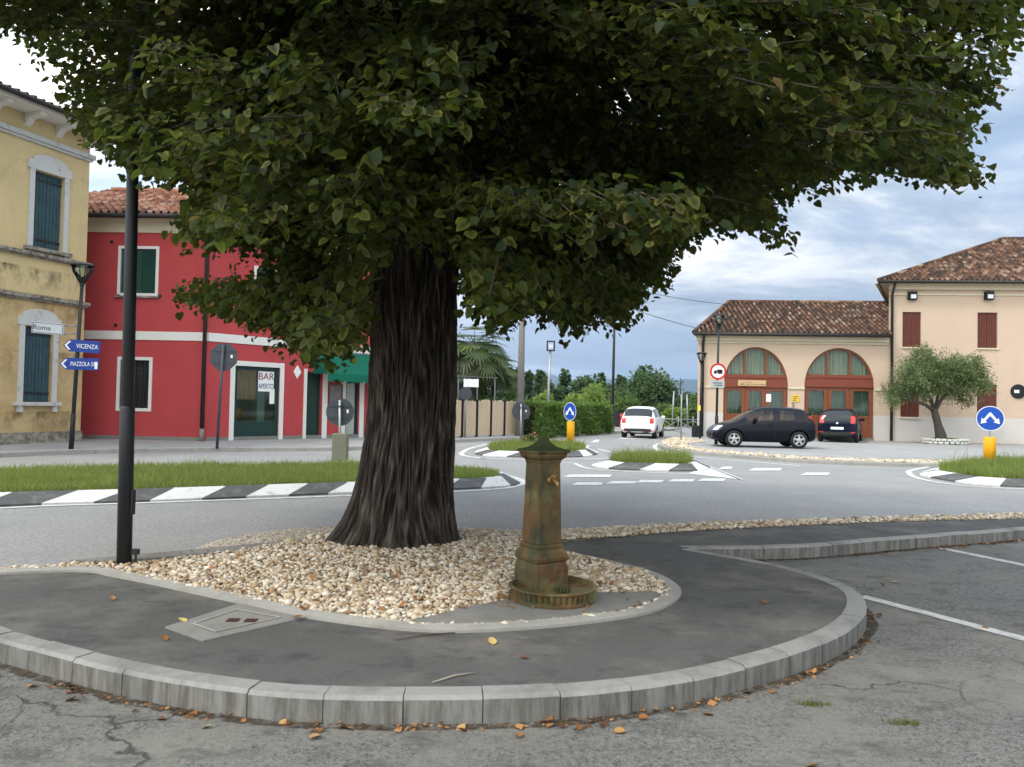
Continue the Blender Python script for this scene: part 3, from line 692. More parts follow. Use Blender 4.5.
mb.add([(*p, .112) for p in k1] + [(*p, .135) for p in [((a[0] + b[0]) / 2, (a[1] + b[1]) / 2) for a, b in zip(k1, k2r)]] + [(*p, .112) for p in k2r],
       [(i, i + 1, i + 1 + n1, i + n1) for i in range(n1 - 1)] + [(i + n1, i + 1 + n1, i + 1 + 2 * n1, i + 2 * n1) for i in range(n1 - 1)], 0, True)
struct(mb.build('plaza_gravel_ground', M['gravel_far']))
gpoly = k1 + k2r[::-1]
g2 = sample(gpoly, .07); px_, py_ = project(np.c_[g2, np.full(len(g2), .1)]); g2 = g2[(px_ > 600) & (px_ < 1040)]
pebbles('gravel', g2, .028, lambda x, y: np.full(len(x), .12), M['gravel'])

# ================================================================== HILLS
def ridge(name, Y, H, seed, w=9000, dep=1600, n=180):
    V, F = [], []; rows = 9
    for i in range(n + 1):
        x = -w + 2 * w * i / n
        b = noise.noise((x * .00045, seed, 0)) * .4 + noise.noise((x * .0013, seed + 5, 0)) * .25 + noise.noise((x * .004, seed + 9, 0)) * .1
        for j in range(rows):
            t = j / (rows - 1); V.append((x, Y + dep * (t - .5) * 2, max(0, H * (1 + b) * math.sin(PI * t) ** .8 * (1 + .12 * noise.noise((x * .003, t * 3, seed)))) - 20))
    for i in range(n):
        for j in range(rows - 1): F.append((i * rows + j, (i + 1) * rows + j, (i + 1) * rows + j + 1, i * rows + j + 1))
    mb = MB(); mb.add(V, F, 0, True); return struct(mb.build(name, M['hills'], fix=False))
m = Mat('forested_hills', .95, .1); m.color(m.mix(m.noise(.004, 6), (.03, .055, .04), (.06, .085, .06))); M['hills'] = m.m
ridge('hills', 6500, 235, 3.0); ridge('hills', 8600, 330, 8.0, 11000)

# ================================================================== BUILDINGS
class Facade:
    """vertical wall plane from A to B (plan); local x along the wall, y into the building, z up"""
    def __init__(s, A, B, z0):
        s.A = Vector((A[0], A[1], z0)); d = Vector((B[0] - A[0], B[1] - A[1], 0)); s.W = d.length; s.d = d.normalized()
        s.n = Vector((-s.d.y, s.d.x, 0)); s.rz = math.atan2(s.d.y, s.d.x); s.z0 = z0
    def fp(s, px, py, off=0.0):
        r = Vector(ray(px, py)); o = Vector((0, 0, EYE)); A = s.A + s.n * off
        t = (A - o).dot(s.n) / r.dot(s.n); p = o + r * t - s.A
        return p.dot(s.d), p.z
    def rect(s, x0, y0, x1, y1, off=0.0):
        a = s.fp(x0, y0, off); b = s.fp(x1, y1, off); c = s.fp(x0, y1, off); d = s.fp(x1, y0, off)
        return (a[0] + c[0]) / 2, (b[0] + d[0]) / 2, (b[1] + c[1]) / 2, (a[1] + d[1]) / 2
def wall_grid(mb, x0, x1, z0, z1, ops, dep=.22, mi=0, y=0.0):
    xs = sorted({x0, x1, *[v for o in ops for v in o[:2]]}); zs = sorted({z0, z1, *[v for o in ops for v in o[2:4]]})
    for a, b in zip(xs, xs[1:]):
        for c, d in zip(zs, zs[1:]):
            if any(o[0] <= (a + b) / 2 <= o[1] and o[2] <= (c + d) / 2 <= o[3] for o in ops): continue
            mb.add([(a, y, c), (b, y, c), (b, y, d), (a, y, d)], [(0, 1, 2, 3)], mi)
    for a, b, c, d in ops:
        mb.add([(a, y, c), (b, y, c), (b, y, d), (a, y, d), (a, y + dep, c), (b, y + dep, c), (b, y + dep, d), (a, y + dep, d)], [(0, 1, 5, 4), (1, 2, 6, 5), (2, 3, 7, 6), (3, 0, 4, 7)], mi)
def frame(mb, x0, x1, z0, z1, w, y0, y1, mi=0, bottom=True):
    mb.box(x0, x0 + w, y0, y1, z0, z1, mi); mb.box(x1 - w, x1, y0, y1, z0, z1, mi); mb.box(x0 + w, x1 - w, y0, y1, z1 - w, z1, mi)
    if bottom: mb.box(x0 + w, x1 - w, y0, y1, z0, z0 + w, mi)
def roof_mesh(name, faces, mat, parent, period=.24, step=.36, amp=.08):
    """faces: lists of 3-4 local points, eave edge first (two points), wound so the eave runs left to right seen from outside"""
    V, F, UV = [], [], []
    for fc in faces:
        p = [Vector(q) for q in fc]; u = (p[1] - p[0]).normalized(); nrm = u.cross(p[2] - p[0]).normalized()
        if nrm.z < 0: nrm = -nrm
        v = nrm.cross(u); 
        if v.dot(p[2] - p[0]) < 0: v = -v
        q2 = [((q - p[0]).dot(u), (q - p[0]).dot(v)) for q in p]
        u0, u1 = min(a for a, _ in q2), max(a for a, _ in q2); du = period / 6
        nu = int((u1 - u0) / du); vmax = max(b for _, b in q2); nv = int(vmax / step) + 1; off = len(V)
        rows = []
        for r in range(nv):
            rows += [(r * step, .022), ((r + .98) * step, -.012)]
        for i in range(nu + 1):
            uu = u0 + i * du; vs_ = []
            for k in range(len(q2)):
                (a, b), (c, d) = q2[k], q2[(k + 1) % len(q2)]
                if abs(c - a) > 1e-9 and min(a, c) - 1e-9 <= uu <= max(a, c) + 1e-9: vs_.append(b + (d - b) * (uu - a) / (c - a))
            lo, hi = (min(vs_), max(vs_)) if vs_ else (0, 0)
            h = amp * math.sin(2 * PI * uu / period) + random.uniform(-.004, .004)
            jit = random.uniform(-.01, .01)
            for vv, dz in rows:
                w = min(max(vv, lo), hi); P = p[0] + u * uu + v * w + nrm * (h + dz + .05)
                V.append(P); UV.append((uu / period + 1e-4, min(vv, hi) / step + 1e-4))
        R = len(rows)
        for i in range(nu):
            for r in range(R - 1): F.append((off + i * R + r, off + (i + 1) * R + r, off + (i + 1) * R + r + 1, off + i * R + r + 1))
    me = bpy.data.meshes.new(name); me.from_pydata([tuple(v) for v in V], [], F); ul = me.uv_layers.new(name='UVMap')
    uvf = np.array([UV[l.vertex_index] for l in me.loops], dtype=np.float32)
    # one colour per tile: take the face's centre
    for f in me.polygons:
        li = list(f.loop_indices); c = uvf[li].mean(0)
        if (c[0] % 1.0) > .5: c[1] += 1000       # the hollow between two rolls: a channel tile
        uvf[li] = c
    ul.data.foreach_set('uv', uvf.ravel()); me.materials.append(mat)
    o = bpy.data.objects.new(name, me); COL.objects.link(o); o.parent = parent
    return o
def ridge_caps(name, lines, mat, parent, r=.11):
    mb = MB()
    for a, b in lines:
        a, b = Vector(a), Vector(b); k = max(1, int((b - a).length / .4))
        for i in range(k):
            p, q = a.lerp(b, i / k), a.lerp(b, (i + 1.08) / k); mb.tube([p + Vector((0, 0, .06)), q + Vector((0, 0, .085))], [r * 1.1, r * .92], 8)
    o = mb.build(name, mat, parent, False)
    ul = o.data.uv_layers.new(name='UVMap'); uv = np.empty((len(o.data.loops), 2), np.float32)
    for f in o.data.polygons:
        uv[list(f.loop_indices)] = (f.center.x * 2.3, f.center.y * 2.1 + f.center.z)
    ul.data.foreach_set('uv', uv.ravel()); return o
def pipe(name, parent, pts, r=.05, mat=None): return MB().tube(pts, r, 8).build(name, mat or M['gutter'], parent)

# ---------------------------------------------------------------- yellow house (weathered, at the left edge)
B = at(80, 441, 22.9); A = at(0, 446, 20.6); d = (Vector((A.x, A.y)) - Vector((B.x, B.y))).normalized()
A2 = Vector((B.x, B.y)) + d * 7.5
fy = Facade(A2, (B.x, B.y), LZ); W = fy.W
hy = thing('yellow_house', 'old two-storey house in stained yellow render with shuttered windows at the street corner', 'house', fy.A, fy.rz)
u = fy.rect(33, 174, 63, 250); l = fy.rect(23, 327, 52, 402)
eave = fy.fp(90, 138)[1]
sp2 = 3.3
ops = [u, l, (u[0] - sp2, u[1] - sp2, u[2], u[3]), (l[0] - sp2, l[1] - sp2, l[2], l[3])]
mb = MB(); wall_grid(mb, 0, W, -.05, eave, ops, .2)
mb.add([(W, 0, -.05), (W, 9, -.05), (W, 9, eave), (W, 0, eave), (0, 9, -.05), (0, 9, eave), (0, 0, -.05), (0, 0, eave)], [(0, 1, 2, 3), (1, 4, 5, 2), (4, 6, 7, 5)])
mb.build('wall', M['yellow'], hy)
def ledge(name, z, h, out, mat):
    mb = MB(); mb.box(-.05, W + out, -out, -.003, z - h, z); mb.box(-.05, W + out * .5, -out * .55, -.003, z - h * 1.6, z - h - .002); mb.box(W + .003, W + out, .0, 8.9, z - h, z); return mb.build(name, mat, hy)
zc = fy.fp(86, 154)[1]; ledge('cornice_moulding', zc, .13, .12, M['grey_stone'])
ledge('string_course', fy.fp(80, 262)[1], .09, .13, M['dirty_ledge']); ledge('string_course', fy.fp(80, 302)[1], .1, .11, M['dirty_ledge'])
mb = MB(); mb.box(0, W + .04, -.04, -.003, -.05, .32); mb.build('plinth', M['dirty_ledge'], hy)
for k, (x0, x1, z0, z1) in enumerate(ops):
    up = k % 2 == 0
    fr = MB(); w = .15
    fr.box(x0 - w, x0 - .002, -.05, .05, z0, z1 + .02); fr.box(x1 + .002, x1 + w, -.05, .05, z0, z1 + .02)
    # segmental head
    n = 14; cx = (x0 + x1) / 2; hw = (x1 - x0) / 2 + w
    pts = [(x0 - w - .06, -.06, z1 + .02), (x0 - w - .06, -.06, z1 + .27)] + [(cx + hw * .92 * math.cos(PI - PI * i / n), -.06, z1 + .27 + .24 * math.sin(PI * i / n)) for i in range(n + 1)] + [(x1 + w + .06, -.06, z1 + .27), (x1 + w + .06, -.06, z1 + .02)]
    fr.prism(pts, (0, .057, 0))
    wf = fr.build('window_surround', M['grey_stone'], hy)
    s = MB(); s.box(x0 - w - .1, x1 + w + .1, -.14, .05, z0 - .1, z0 - .002)
    s.box(x0 - w, x0 - w + .13, -.1, -.003, z0 - .28, z0 - .103); s.box(x1 + w - .13, x1 + w, -.1, -.003, z0 - .28, z0 - .103); s.build('sill', M['dirty_ledge'] if up else M['grey_stone'], wf)
    for a, b in ((x0 + .02, cx - .004), (cx + .004, x1 - .02)):
        sh = MB(); nb = 4; bw = (b - a) / nb
        for i in range(nb): sh.box(a + i * bw, a + (i + 1) * bw - .012, .09, .12, z0 + .02, z1 - .02)
        for zz in (z0 + .22, z1 - .25): sh.box(a, b, .072, .088, zz, zz + .06, 1)
        sh.build('shutter', [M['teal'], M['dark_metal']], hy)
mb = MB()
mb.add([(-.3, -.75, eave), (W + .7, -.75, eave), (W + .7, 9.5, eave), (-.3, 9.5, eave), (-.3, -.75, eave + .1), (W + .7, -.75, eave + .1), (W + .7, 9.5, eave + .1), (-.3, 9.5, eave + .1)], [(0, 1, 2, 3), (4, 5, 6, 7), (0, 1, 5, 4), (1, 2, 6, 5)])
mb.build('eaves_board', M['white'], hy)
for i in range(7):
    x = W - .12 - i * .95
    mb = MB(); mb.prism([(x - .09, -.003, eave - .34), (x - .09, -.003, eave - .003), (x - .09, -.62, eave - .003), (x - .09, -.62, eave - .09), (x - .09, -.2, eave - .15)], (.18, 0, 0)); mb.build('eave_bracket', M['white'], hy)
ez = eave + .1
rfs = [[(-.3, -.85, ez), (W + .8, -.85, ez), (W - 4, 4.5, ez + 1.7), (-.3, 4.5, ez + 1.7)], [(W + .8, -.85, ez), (W + .8, 9.6, ez), (W - 4, 4.5, ez + 1.7)]]
roof_mesh('roof', rfs, M['tiles_old'], hy); pipe('gutter', hy, [(-.3, -.86, ez + .02), (W + .8, -.86, ez + .02)], .075)

# ---------------------------------------------------------------- red house
L0 = at(85, 438.5, 24.4); C0 = at(204, 441, 24.3); D0 = at(370, 437, 29.3)
dl = (Vector((L0.x, L0.y)) - Vector((C0.x, C0.y))).normalized(); LL = Vector((C0.x, C0.y)) + dl * 8.0
fr1 = Facade(LL, (C0.x, C0.y), LZ); f2d = (Vector((D0.x, D0.y)) - Vector((C0.x, C0.y))); DD = Vector((C0.x, C0.y)) + f2d.normalized() * (f2d.length + 2.2)
fr2 = Facade((C0.x, C0.y), DD, LZ)
hr = thing('red_house', 'red rendered house with white band, green shutters and a shop window on its corner side', 'house', fr1.A, fr1.rz)
X2 = Matrix.Translation((fr1.W, 0, 0)) @ Matrix.Rotation(fr2.rz - fr1.rz, 4, 'Z')        # right wall's frame inside the house
def xf(mb): mb.v = [tuple(X2 @ Vector(v)) for v in mb.v]; return mb
W1, W2 = fr1.W, fr2.W
eave = fr1.fp(150, 233)[1]; ztop = fr1.fp(150, 219)[1]
bz0, bz1 = fr1.fp(150, 340)[1], fr1.fp(150, 331.5)[1]
u1 = fr1.rect(135, 249, 156, 295); l1 = fr1.rect(120, 360, 149, 408)
u1 = (u1[1] - 1.15, u1[1], u1[2], u1[3]); l1 = (l1[0], l1[1], l1[2], l1[3])
opsL = [u1, l1, (u1[0] - 3.2, u1[1] - 3.2, u1[2], u1[3]), (l1[0] - 3.2, l1[1] - 3.2, l1[2], l1[3])]
mb = MB(); wall_grid(mb, 0, W1, -.05, ztop, opsL, .2); mb.build('wall', M['red'], hr)
u2 = fr2.rect(256, 270, 275, 303); sw = fr2.rect(234, 366, 279, 441); dr = fr2.rect(306, 372, 322, 441); d2 = fr2.rect(345, 380, 359, 438)
sw = (sw[0], sw[1], .02, sw[3]); dr = (dr[0], dr[1], .02, dr[3]); d2 = (d2[0], d2[1], .02, d2[3])
opsR = [u2, sw, dr, d2, (u2[0] + 3.4, u2[1] + 3.4, u2[2], u2[3])]
mb = MB(); wall_grid(mb, 0, W2, -.05, ztop, opsR, .2); xf(mb).build('wall', M['red'], hr)
mb = MB(); e2 = X2 @ Vector((W2, 0, 0)); e3 = X2 @ Vector((W2, 9, 0))
mb.add([(e2.x, e2.y, -.05), (e3.x, e3.y, -.05), (e3.x, e3.y, ztop), (e2.x, e2.y, ztop), (0, 0, -.05), (0, 11, -.05), (0, 11, ztop), (0, 0, ztop)], [(0, 1, 2, 3), (4, 5, 6, 7), (1, 5, 6, 2)]); mb.build('wall', M['red'], hr)
mb = MB(); mb.box(0, W1 + .03, -.03, -.003, bz0, bz1); mb.build('string_course', M['white'], hr)
mb = MB(); mb.box(.03, W2, -.03, -.003, bz0, bz1); xf(mb).build('string_course', M['white'], hr)
for Wd, X in ((W1, None), (W2, 1)):
    mb = MB(); mb.box(.0 if X is None else .02, Wd, -.05, -.003, eave, ztop - .12); mb.box(.0 if X is None else .08, Wd, -.3, -.003, ztop - .118, ztop); 
    (xf(mb) if X else mb).build('cornice_moulding', M['cream'], hr)
    mb = MB(); mb.box(.0 if X is None else .05, Wd, -.018, -.003, -.05, .12); (xf(mb) if X else mb).build('plinth', M['slab'], hr)
def shutter_window(parent, o, X, leaf_mat_, closed=True, w=.09):
    x0, x1, z0, z1 = o; f = MB(); frame(f, x0 - w, x1 + w, z0 - w * .4, z1 + w, w, -.025, .06); win = (X(f) if X else f).build('window_surround', M['white'], parent)
    s = MB(); s.box(x0 - w - .05, x1 + w + .05, -.09, .0, z0 - w * .4 - .06, z0 - w * .4 - .002); (X(s) if X else s).build('sill', M['dirty_ledge'], win)
    cx = (x0 + x1) / 2
    for a, b in ((x0 + .01, cx - .004), (cx + .004, x1 - .01)):
        sh = MB(); frame(sh, a, b, z0 + .01, z1 - .01, .06, .05, .085); nn = int((z1 - z0) / .07)
        for i in range(1, nn): 
            zz = z0 + .02 + i * .07
            if zz < z1 - .08: sh.add([(a + .06, .055, zz), (b - .06, .055, zz), (b - .06, .085, zz + .06), (a + .06, .085, zz + .06)], [(0, 1, 2, 3)])
        sh.box(a + .05, b - .05, .087, .09, z0 + .03, z1 - .03)
        (X(sh) if X else sh).build('shutter', leaf_mat_, parent)
shutter_window(hr, u1, None, M['green_shutter']); shutter_window(hr, opsL[2], None, M['green_shutter'])
shutter_window(hr, u2, xf, M['green_shutter']); shutter_window(hr, opsR[4], xf, M['green_shutter'])
for o in (l1, opsL[3]):
    x0, x1, z0, z1 = o; f = MB(); frame(f, x0 - .1, x1 + .1, z0 - .1, z1 + .1, .1, -.03, .05); wf = f.build('window_surround', M['white'], hr)
    g = MB(); g.box(x0, x1, .15, .16, z0, z1); g.build('pane', M['pane'], hr)
    g = MB()
    for i in range(9): g.tube([(x0 + (i + .5) * (x1 - x0) / 9, .03, z0), (x0 + (i + .5) * (x1 - x0) / 9, .03, z1)], .012, 6)
    for i in range(9): g.tube([(x0, .045, z0 + (i + .5) * (z1 - z0) / 9), (x1, .045, z0 + (i + .5) * (z1 - z0) / 9)], .01, 6)
    g.build('window_grille', M['dark_metal'], hr)
# shop window
x0, x1, z0, z1 = sw
f = MB(); frame(f, x0 - .16, x1 + .16, 0, z1 + .14, .16, -.03, .04, bottom=False); xf(f).build('shop_surround', M['white'], hr)
f = MB(); frame(f, x0 + .0, x1 - .0, z0, z1, .13, .06, .14); f.box(x0 + .13, x1 - .13, .065, .135, z0 + .13, z0 + .6); sf = xf(f).build('shop_window_frame', M['green_frame'], hr)
g = MB(); g.box(x0 + .13, x1 - .13, .1, .108, z0 + .6, z1 - .13); xf(g).build('pane', M['clear'], sf)
g = MB(); g.add([(x0, 1.6, 0), (x1, 1.6, 0), (x1, 1.6, z1 + .2), (x0, 1.6, z1 + .2), (x0 - .2, .2, 0), (x1 + .2, .2, 0), (x1 + .2, .2, z1 + .2), (x0 - .2, .2, z1 + .2)], [(0, 1, 2, 3), (0, 4, 7, 3), (1, 5, 6, 2), (0, 1, 5, 4), (3, 2, 6, 7)]); xf(g).build('shop_interior', simple('shop_wall', (.22, .23, .22), .9, .2, 1.5), sf)
xm = x0 + (x1 - x0) * .53; zm = z0 + .6 + (z1 - z0 - .73) * .42
g = MB(); nn = 40
for i in range(nn):
    a, b = x0 + .14 + (xm - x0 - .14) * i / nn, x0 + .14 + (xm - x0 - .14) * (i + 1) / nn
    g.add([(a, .2 + .025 * math.sin(i * 1.1), zm), (b, .2 + .025 * math.sin((i + 1) * 1.1), zm), (b, .2 + .025 * math.sin((i + 1) * 1.1), z1 - .14), (a, .2 + .025 * math.sin(i * 1.1), z1 - .14)], [(0, 1, 2, 3)])
xf(g).build('curtain', M['curtain_orange'], sf)
g = MB(); g.box(xm + .25, x1 - .25, .5, .9, z0 + .5, z0 + 1.6); xf(g).build('shop_counter', simple('pale_counter', (.4, .42, .42), .6, .1), sf)
bs = MB(); bx0, bx1 = xm + .02, x1 - .17; bz_0, bz_1 = z1 - .13 - .72, z1 - .17; bs.box(bx0, bx1, .085, .092, bz_0, bz_1)
bsg = xf(bs).build('bar_sign', M['sign_white'], None); bsg.parent = None
bsg.matrix_world = Matrix.Translation(hr.location) @ Matrix.Rotation(hr.rotation_euler.z, 4, 'Z')
tag(bsg, 'white paper sign reading BAR APERTO in the red house shop window', 'sign')
letter_red = simple('dark_red_lettering', (.2, .02, .03), .6, .05); letter_blue = simple('navy_lettering', (.02, .03, .12), .6, .05)
def flat_text(txt, size, mat, parent, x, y, z, X=None, sx=1.0, depth=.002):
    o = text_mesh(txt, size, mat, depth, parent=parent, loc=(x, y, z), sx=sx)
    if X is not None: o.data.transform(X)
    return o
bcx = (bx0 + bx1) / 2
flat_text('BAR', .34, letter_red, bsg, bcx, .081, bz_0 + .5, X2, .95); flat_text('APERTO', .25, letter_blue, bsg, bcx, .081, bz_0 + .17, X2, .62)
pp = MB(); a = fr2.rect(271, 389, 277, 404); pp.box(a[0], a[1], .088, .094, a[2], a[3]); pp = xf(pp).build('paper_notice', M['sign_white'])
pp.matrix_world = bsg.matrix_world.copy(); tag(pp, 'small white paper notice stuck inside the shop window below the BAR sign', 'notice')
dm = fr2.fp(297, 372); g = MB(); s = .19
g.prism([(dm[0], -.003, dm[1] - s * 1.25), (dm[0] + s * .8, -.003, dm[1]), (dm[0], -.003, dm[1] + s * 1.25), (dm[0] - s * .8, -.003, dm[1])], (0, -.03, 0))
dmo = xf(g).build('diamond_plaque', M['sign_white']); dmo.matrix_world = bsg.matrix_world.copy(); tag(dmo, 'small white diamond plaque on the red wall beside the shop window', 'plaque')
# doorway, poster bay, second door under the awning
x0, x1, z0, z1 = dr
g = MB(); g.box(x0 + .005, x1 - .005, .16, .2, 0, z1 - .005); g.box(x0 + .15, x1 - .15, .145, .158, .25, 1.1); g.box(x0 + .15, x1 - .15, .145, .158, 1.25, z1 - .25); xf(g).build('door', M['green_frame'], hr)
g = MB(); g.box(x1 + .002, x1 + .2, -.04, .0, 0, z1 + .1); g.box(x0 - .12, x0 - .002, -.04, 0, 0, z1 + .1); xf(g).build('door_surround', M['white'], hr)
po = fr2.rect(328, 384, 342, 404); g = MB(); frame(g, *po, .06, -.05, -.003); g.box(po[0] + .06, po[1] - .06, -.03, -.004, po[2] + .06, po[3] - .06, 1); xf(g).build('menu_case', [M['door_wood'], simple('faded_poster', (.2, .19, .2), .5, .4, 7)], hr)
x0, x1, z0, z1 = d2
g = MB(); frame(g, x0 + .005, x1 - .005, 0, z1 - .005, .12, .1, .16); dd = xf(g).build('glass_door', M['green_frame'], hr)
g = MB(); g.box(x0 + .12, x1 - .12, .125, .135, .12, z1 - .12); xf(g).build('pane', simple('pale_blind', (.42, .45, .4), .5, .2, 3), dd)
g = MB(); g.box(x1 + .002, x1 + .2, -.04, 0, 0, z1 + .1); g.box(x0 - .2, x0 - .002, -.04, 0, 0, z1 + .1); xf(g).build('door_surround', M['white'], hr)
at0 = fr2.fp(314, 350); at1 = fr2.fp(372, 349); ab = fr2.fp(330, 382, -.9)[1]
aw = thing('awning', 'green fabric awning with scalloped edge over the red house doorway', 'awning', hr.location, hr.rotation_euler.z)
xa, xb = at0[0], at1[0] + .5; zt = at0[1]; nn = 30
g = MB(); vs = []
for i in range(nn + 1):
    x = xa + (xb - xa) * i / nn; sag = .012 * math.sin(i * 2.1)
    vs += [(x, -.01, zt), (x, -.45, zt - (zt - ab - .35) * .55 + sag), (x, -.9, ab + .3 + sag), (x, -.915, ab + (.06 if i % 2 else -.01))]
g.add(vs, [(i * 4 + k, i * 4 + 4 + k, i * 4 + 5 + k, i * 4 + 1 + k) for i in range(nn) for k in range(3)]); g.add([vs[0], vs[1], vs[2], (xa, -.01, ab + .3), vs[-4], vs[-3], vs[-2], (xb, -.01, ab + .3)], [(0, 1, 2, 3), (4, 5, 6, 7)])
xf(g).build('canopy', M['awning'], aw)
g = MB(); g.tube([(xa, -.05, zt - .02), (xb, -.05, zt - .02)], .03); g.tube([(xa + .02, -.02, ab + .5), (xa + .02, -.88, ab + .31)], .015); g.tube([(xb - .02, -.02, ab + .5), (xb - .02, -.88, ab + .31)], .015); xf(g).build('frame', M['galv'], aw)
pipe('downpipe', hr, [(W1 - .02, -.42, ztop - .02), (W1 - .02, -.35, ztop - .12), (W1 - .04, -.1, eave - .3), (W1 - .04, -.1, .4)], .065); pipe('downpipe_foot', hr, [(W1 - .04, -.1, .4), (W1 - .04, -.1, -.02)], .075, M['slab'])
for px, py in ((112, 242), (116, 325), (119, 296), (160, 296)):
    s, z = fr1.fp(px, py); mb = MB(); mb.lathe([(.05, -.05), (.055, -.02), (.03, 0)], 10, (s, 0, z), axis='Y'); mb.build('wall_anchor', M['dark_metal'], hr)
# roof: hipped over the corner
ez = ztop + .02
c_out = X2 @ Vector((0, -.45, 0)); e_out = X2 @ Vector((W2 + .4, -.45, 0)); 
corner = Vector((W1 + .18, -.45, ez)); far = Vector((e_out.x, e_out.y, ez)); bk = X2 @ Vector((W2 + .4, 9.4, 0)); bk.z = ez
R1 = hr.matrix_basis.inverted() @ at(108, 192, 30.5) if False else None
inv = (Matrix.Translation(hr.location) @ Matrix.Rotation(hr.rotation_euler.z, 4, 'Z')).inverted()
ra, rb = inv @ at(112, 194.5, 28.6), inv @ at(178, 190.5, 28.6); ra.z = rb.z = (ra.z + rb.z) / 2; ra.x = min(ra.x, 3.0)
roof_mesh('roof', [[(-.4, -.45, ez), corner, rb, ra], [corner, far, rb], [far, bk, rb], [(-.4, 9, ez), (-.4, -.45, ez), ra]], M['tiles_new'], hr)
ridge_caps('roof_ridge', [(ra, rb), (rb, corner), (rb, far)], M['tiles_new'], hr)
mb = MB(); mb.tube([(-.4, -.5, ez - .03), (W1 + .2, -.5, ez - .03), (e_out.x + .05, e_out.y - .05, ez - .03)], .085, 8); mb.build('gutter', M['gutter'], hr)
mb = MB(); mb.poly([(-.4, -.45, ez - .04), (corner.x, corner.y, ez - .04), (far.x, far.y, ez - .04), (e2.x, e2.y, ez - .04), (W1, 0, ez - .04), (-.4, 0, ez - .04)]); mb.build('eaves_board', M['cream'], hr)

# ---------------------------------------------------------------- peach buildings on the right
PA = at(697, 436.5, 37.0); PB = at(1024, 444, 35.6)
fa = Facade((PA.x, PA.y), (PB.x, PB.y), .1); sA = fa.fp(888, 430)[0]; sB = fa.fp(1024, 430)[0] + 12
ha = thing('arched_building', 'low peach building with two big arched wooden glazed doorways and a mossy tile roof', 'building', fa.A, fa.rz)
ez = fa.fp(790, 336)[1]
def arch_rect(xl, xr, ytop, yspr):
    a = fa.fp(xl, yspr); b = fa.fp(xr, yspr); t = fa.fp((xl + xr) / 2, ytop)[1]; return a[0], b[0], (a[1] + b[1]) / 2, t
arches = [arch_rect(723.5, 788, 347, 386), arch_rect(804.5, 874, 348, 386)]
mb = MB(); NS = 32
cuts = [0]
for a in arches: cuts += [a[0], a[1]]
cuts.append(sA)
for i in range(0, len(cuts), 2): mb.add([(cuts[i], 0, -.05), (cuts[i + 1], 0, -.05), (cuts[i + 1], 0, ez), (cuts[i], 0, ez)], [(0, 1, 2, 3)])
def arch_z(a, x):
    c, r = (a[0] + a[1]) / 2, (a[1] - a[0]) / 2; return a[2] + (a[3] - a[2]) * math.sqrt(max(0, 1 - ((x - c) / r) ** 2))
def arch_xs(a): 
    c, r = (a[0] + a[1]) / 2, (a[1] - a[0]) / 2; return [c - r * math.cos(PI * k / NS) for k in range(NS + 1)]
for a in arches:
    xs = arch_xs(a); zs = [arch_z(a, x) for x in xs]
    for k in range(NS): 
        mb.add([(xs[k], 0, zs[k]), (xs[k + 1], 0, zs[k + 1]), (xs[k + 1], 0, ez), (xs[k], 0, ez)], [(0, 1, 2, 3)])
        mb.add([(xs[k], 0, zs[k]), (xs[k + 1], 0, zs[k + 1]), (xs[k + 1], .3, zs[k + 1]), (xs[k], .3, zs[k])], [(0, 1, 2, 3)])
    for x in (a[0], a[1]): mb.add([(x, 0, -.05), (x, 0, a[2]), (x, .3, a[2]), (x, .3, -.05)], [(0, 1, 2, 3)])
mb.add([(0, 0, -.05), (2.3, 9.3, -.05), (2.3, 9.3, ez), (0, 0, ez)], [(0, 1, 2, 3)])
mb.build('wall', M['peach'], ha)
for x0, x1 in ((cuts[0], cuts[1]), (cuts[2], cuts[3]), (cuts[4], cuts[5])):
    mb = MB(); z = arches[0][2]; mb.box(x0 + .0, x1 - (.0 if x1 < sA else .05), -.05, -.003, z - .12, z - .03); mb.build('impost_moulding', M['cream'], ha)
mb = MB(); mb.box(-.06, sA - .04, -.07, -.003, ez - .38, ez - .28); mb.box(-.12, sA - .04, -.16, -.003, ez - .27, ez - .02); mb.build('cornice_moulding', M['cream'], ha)
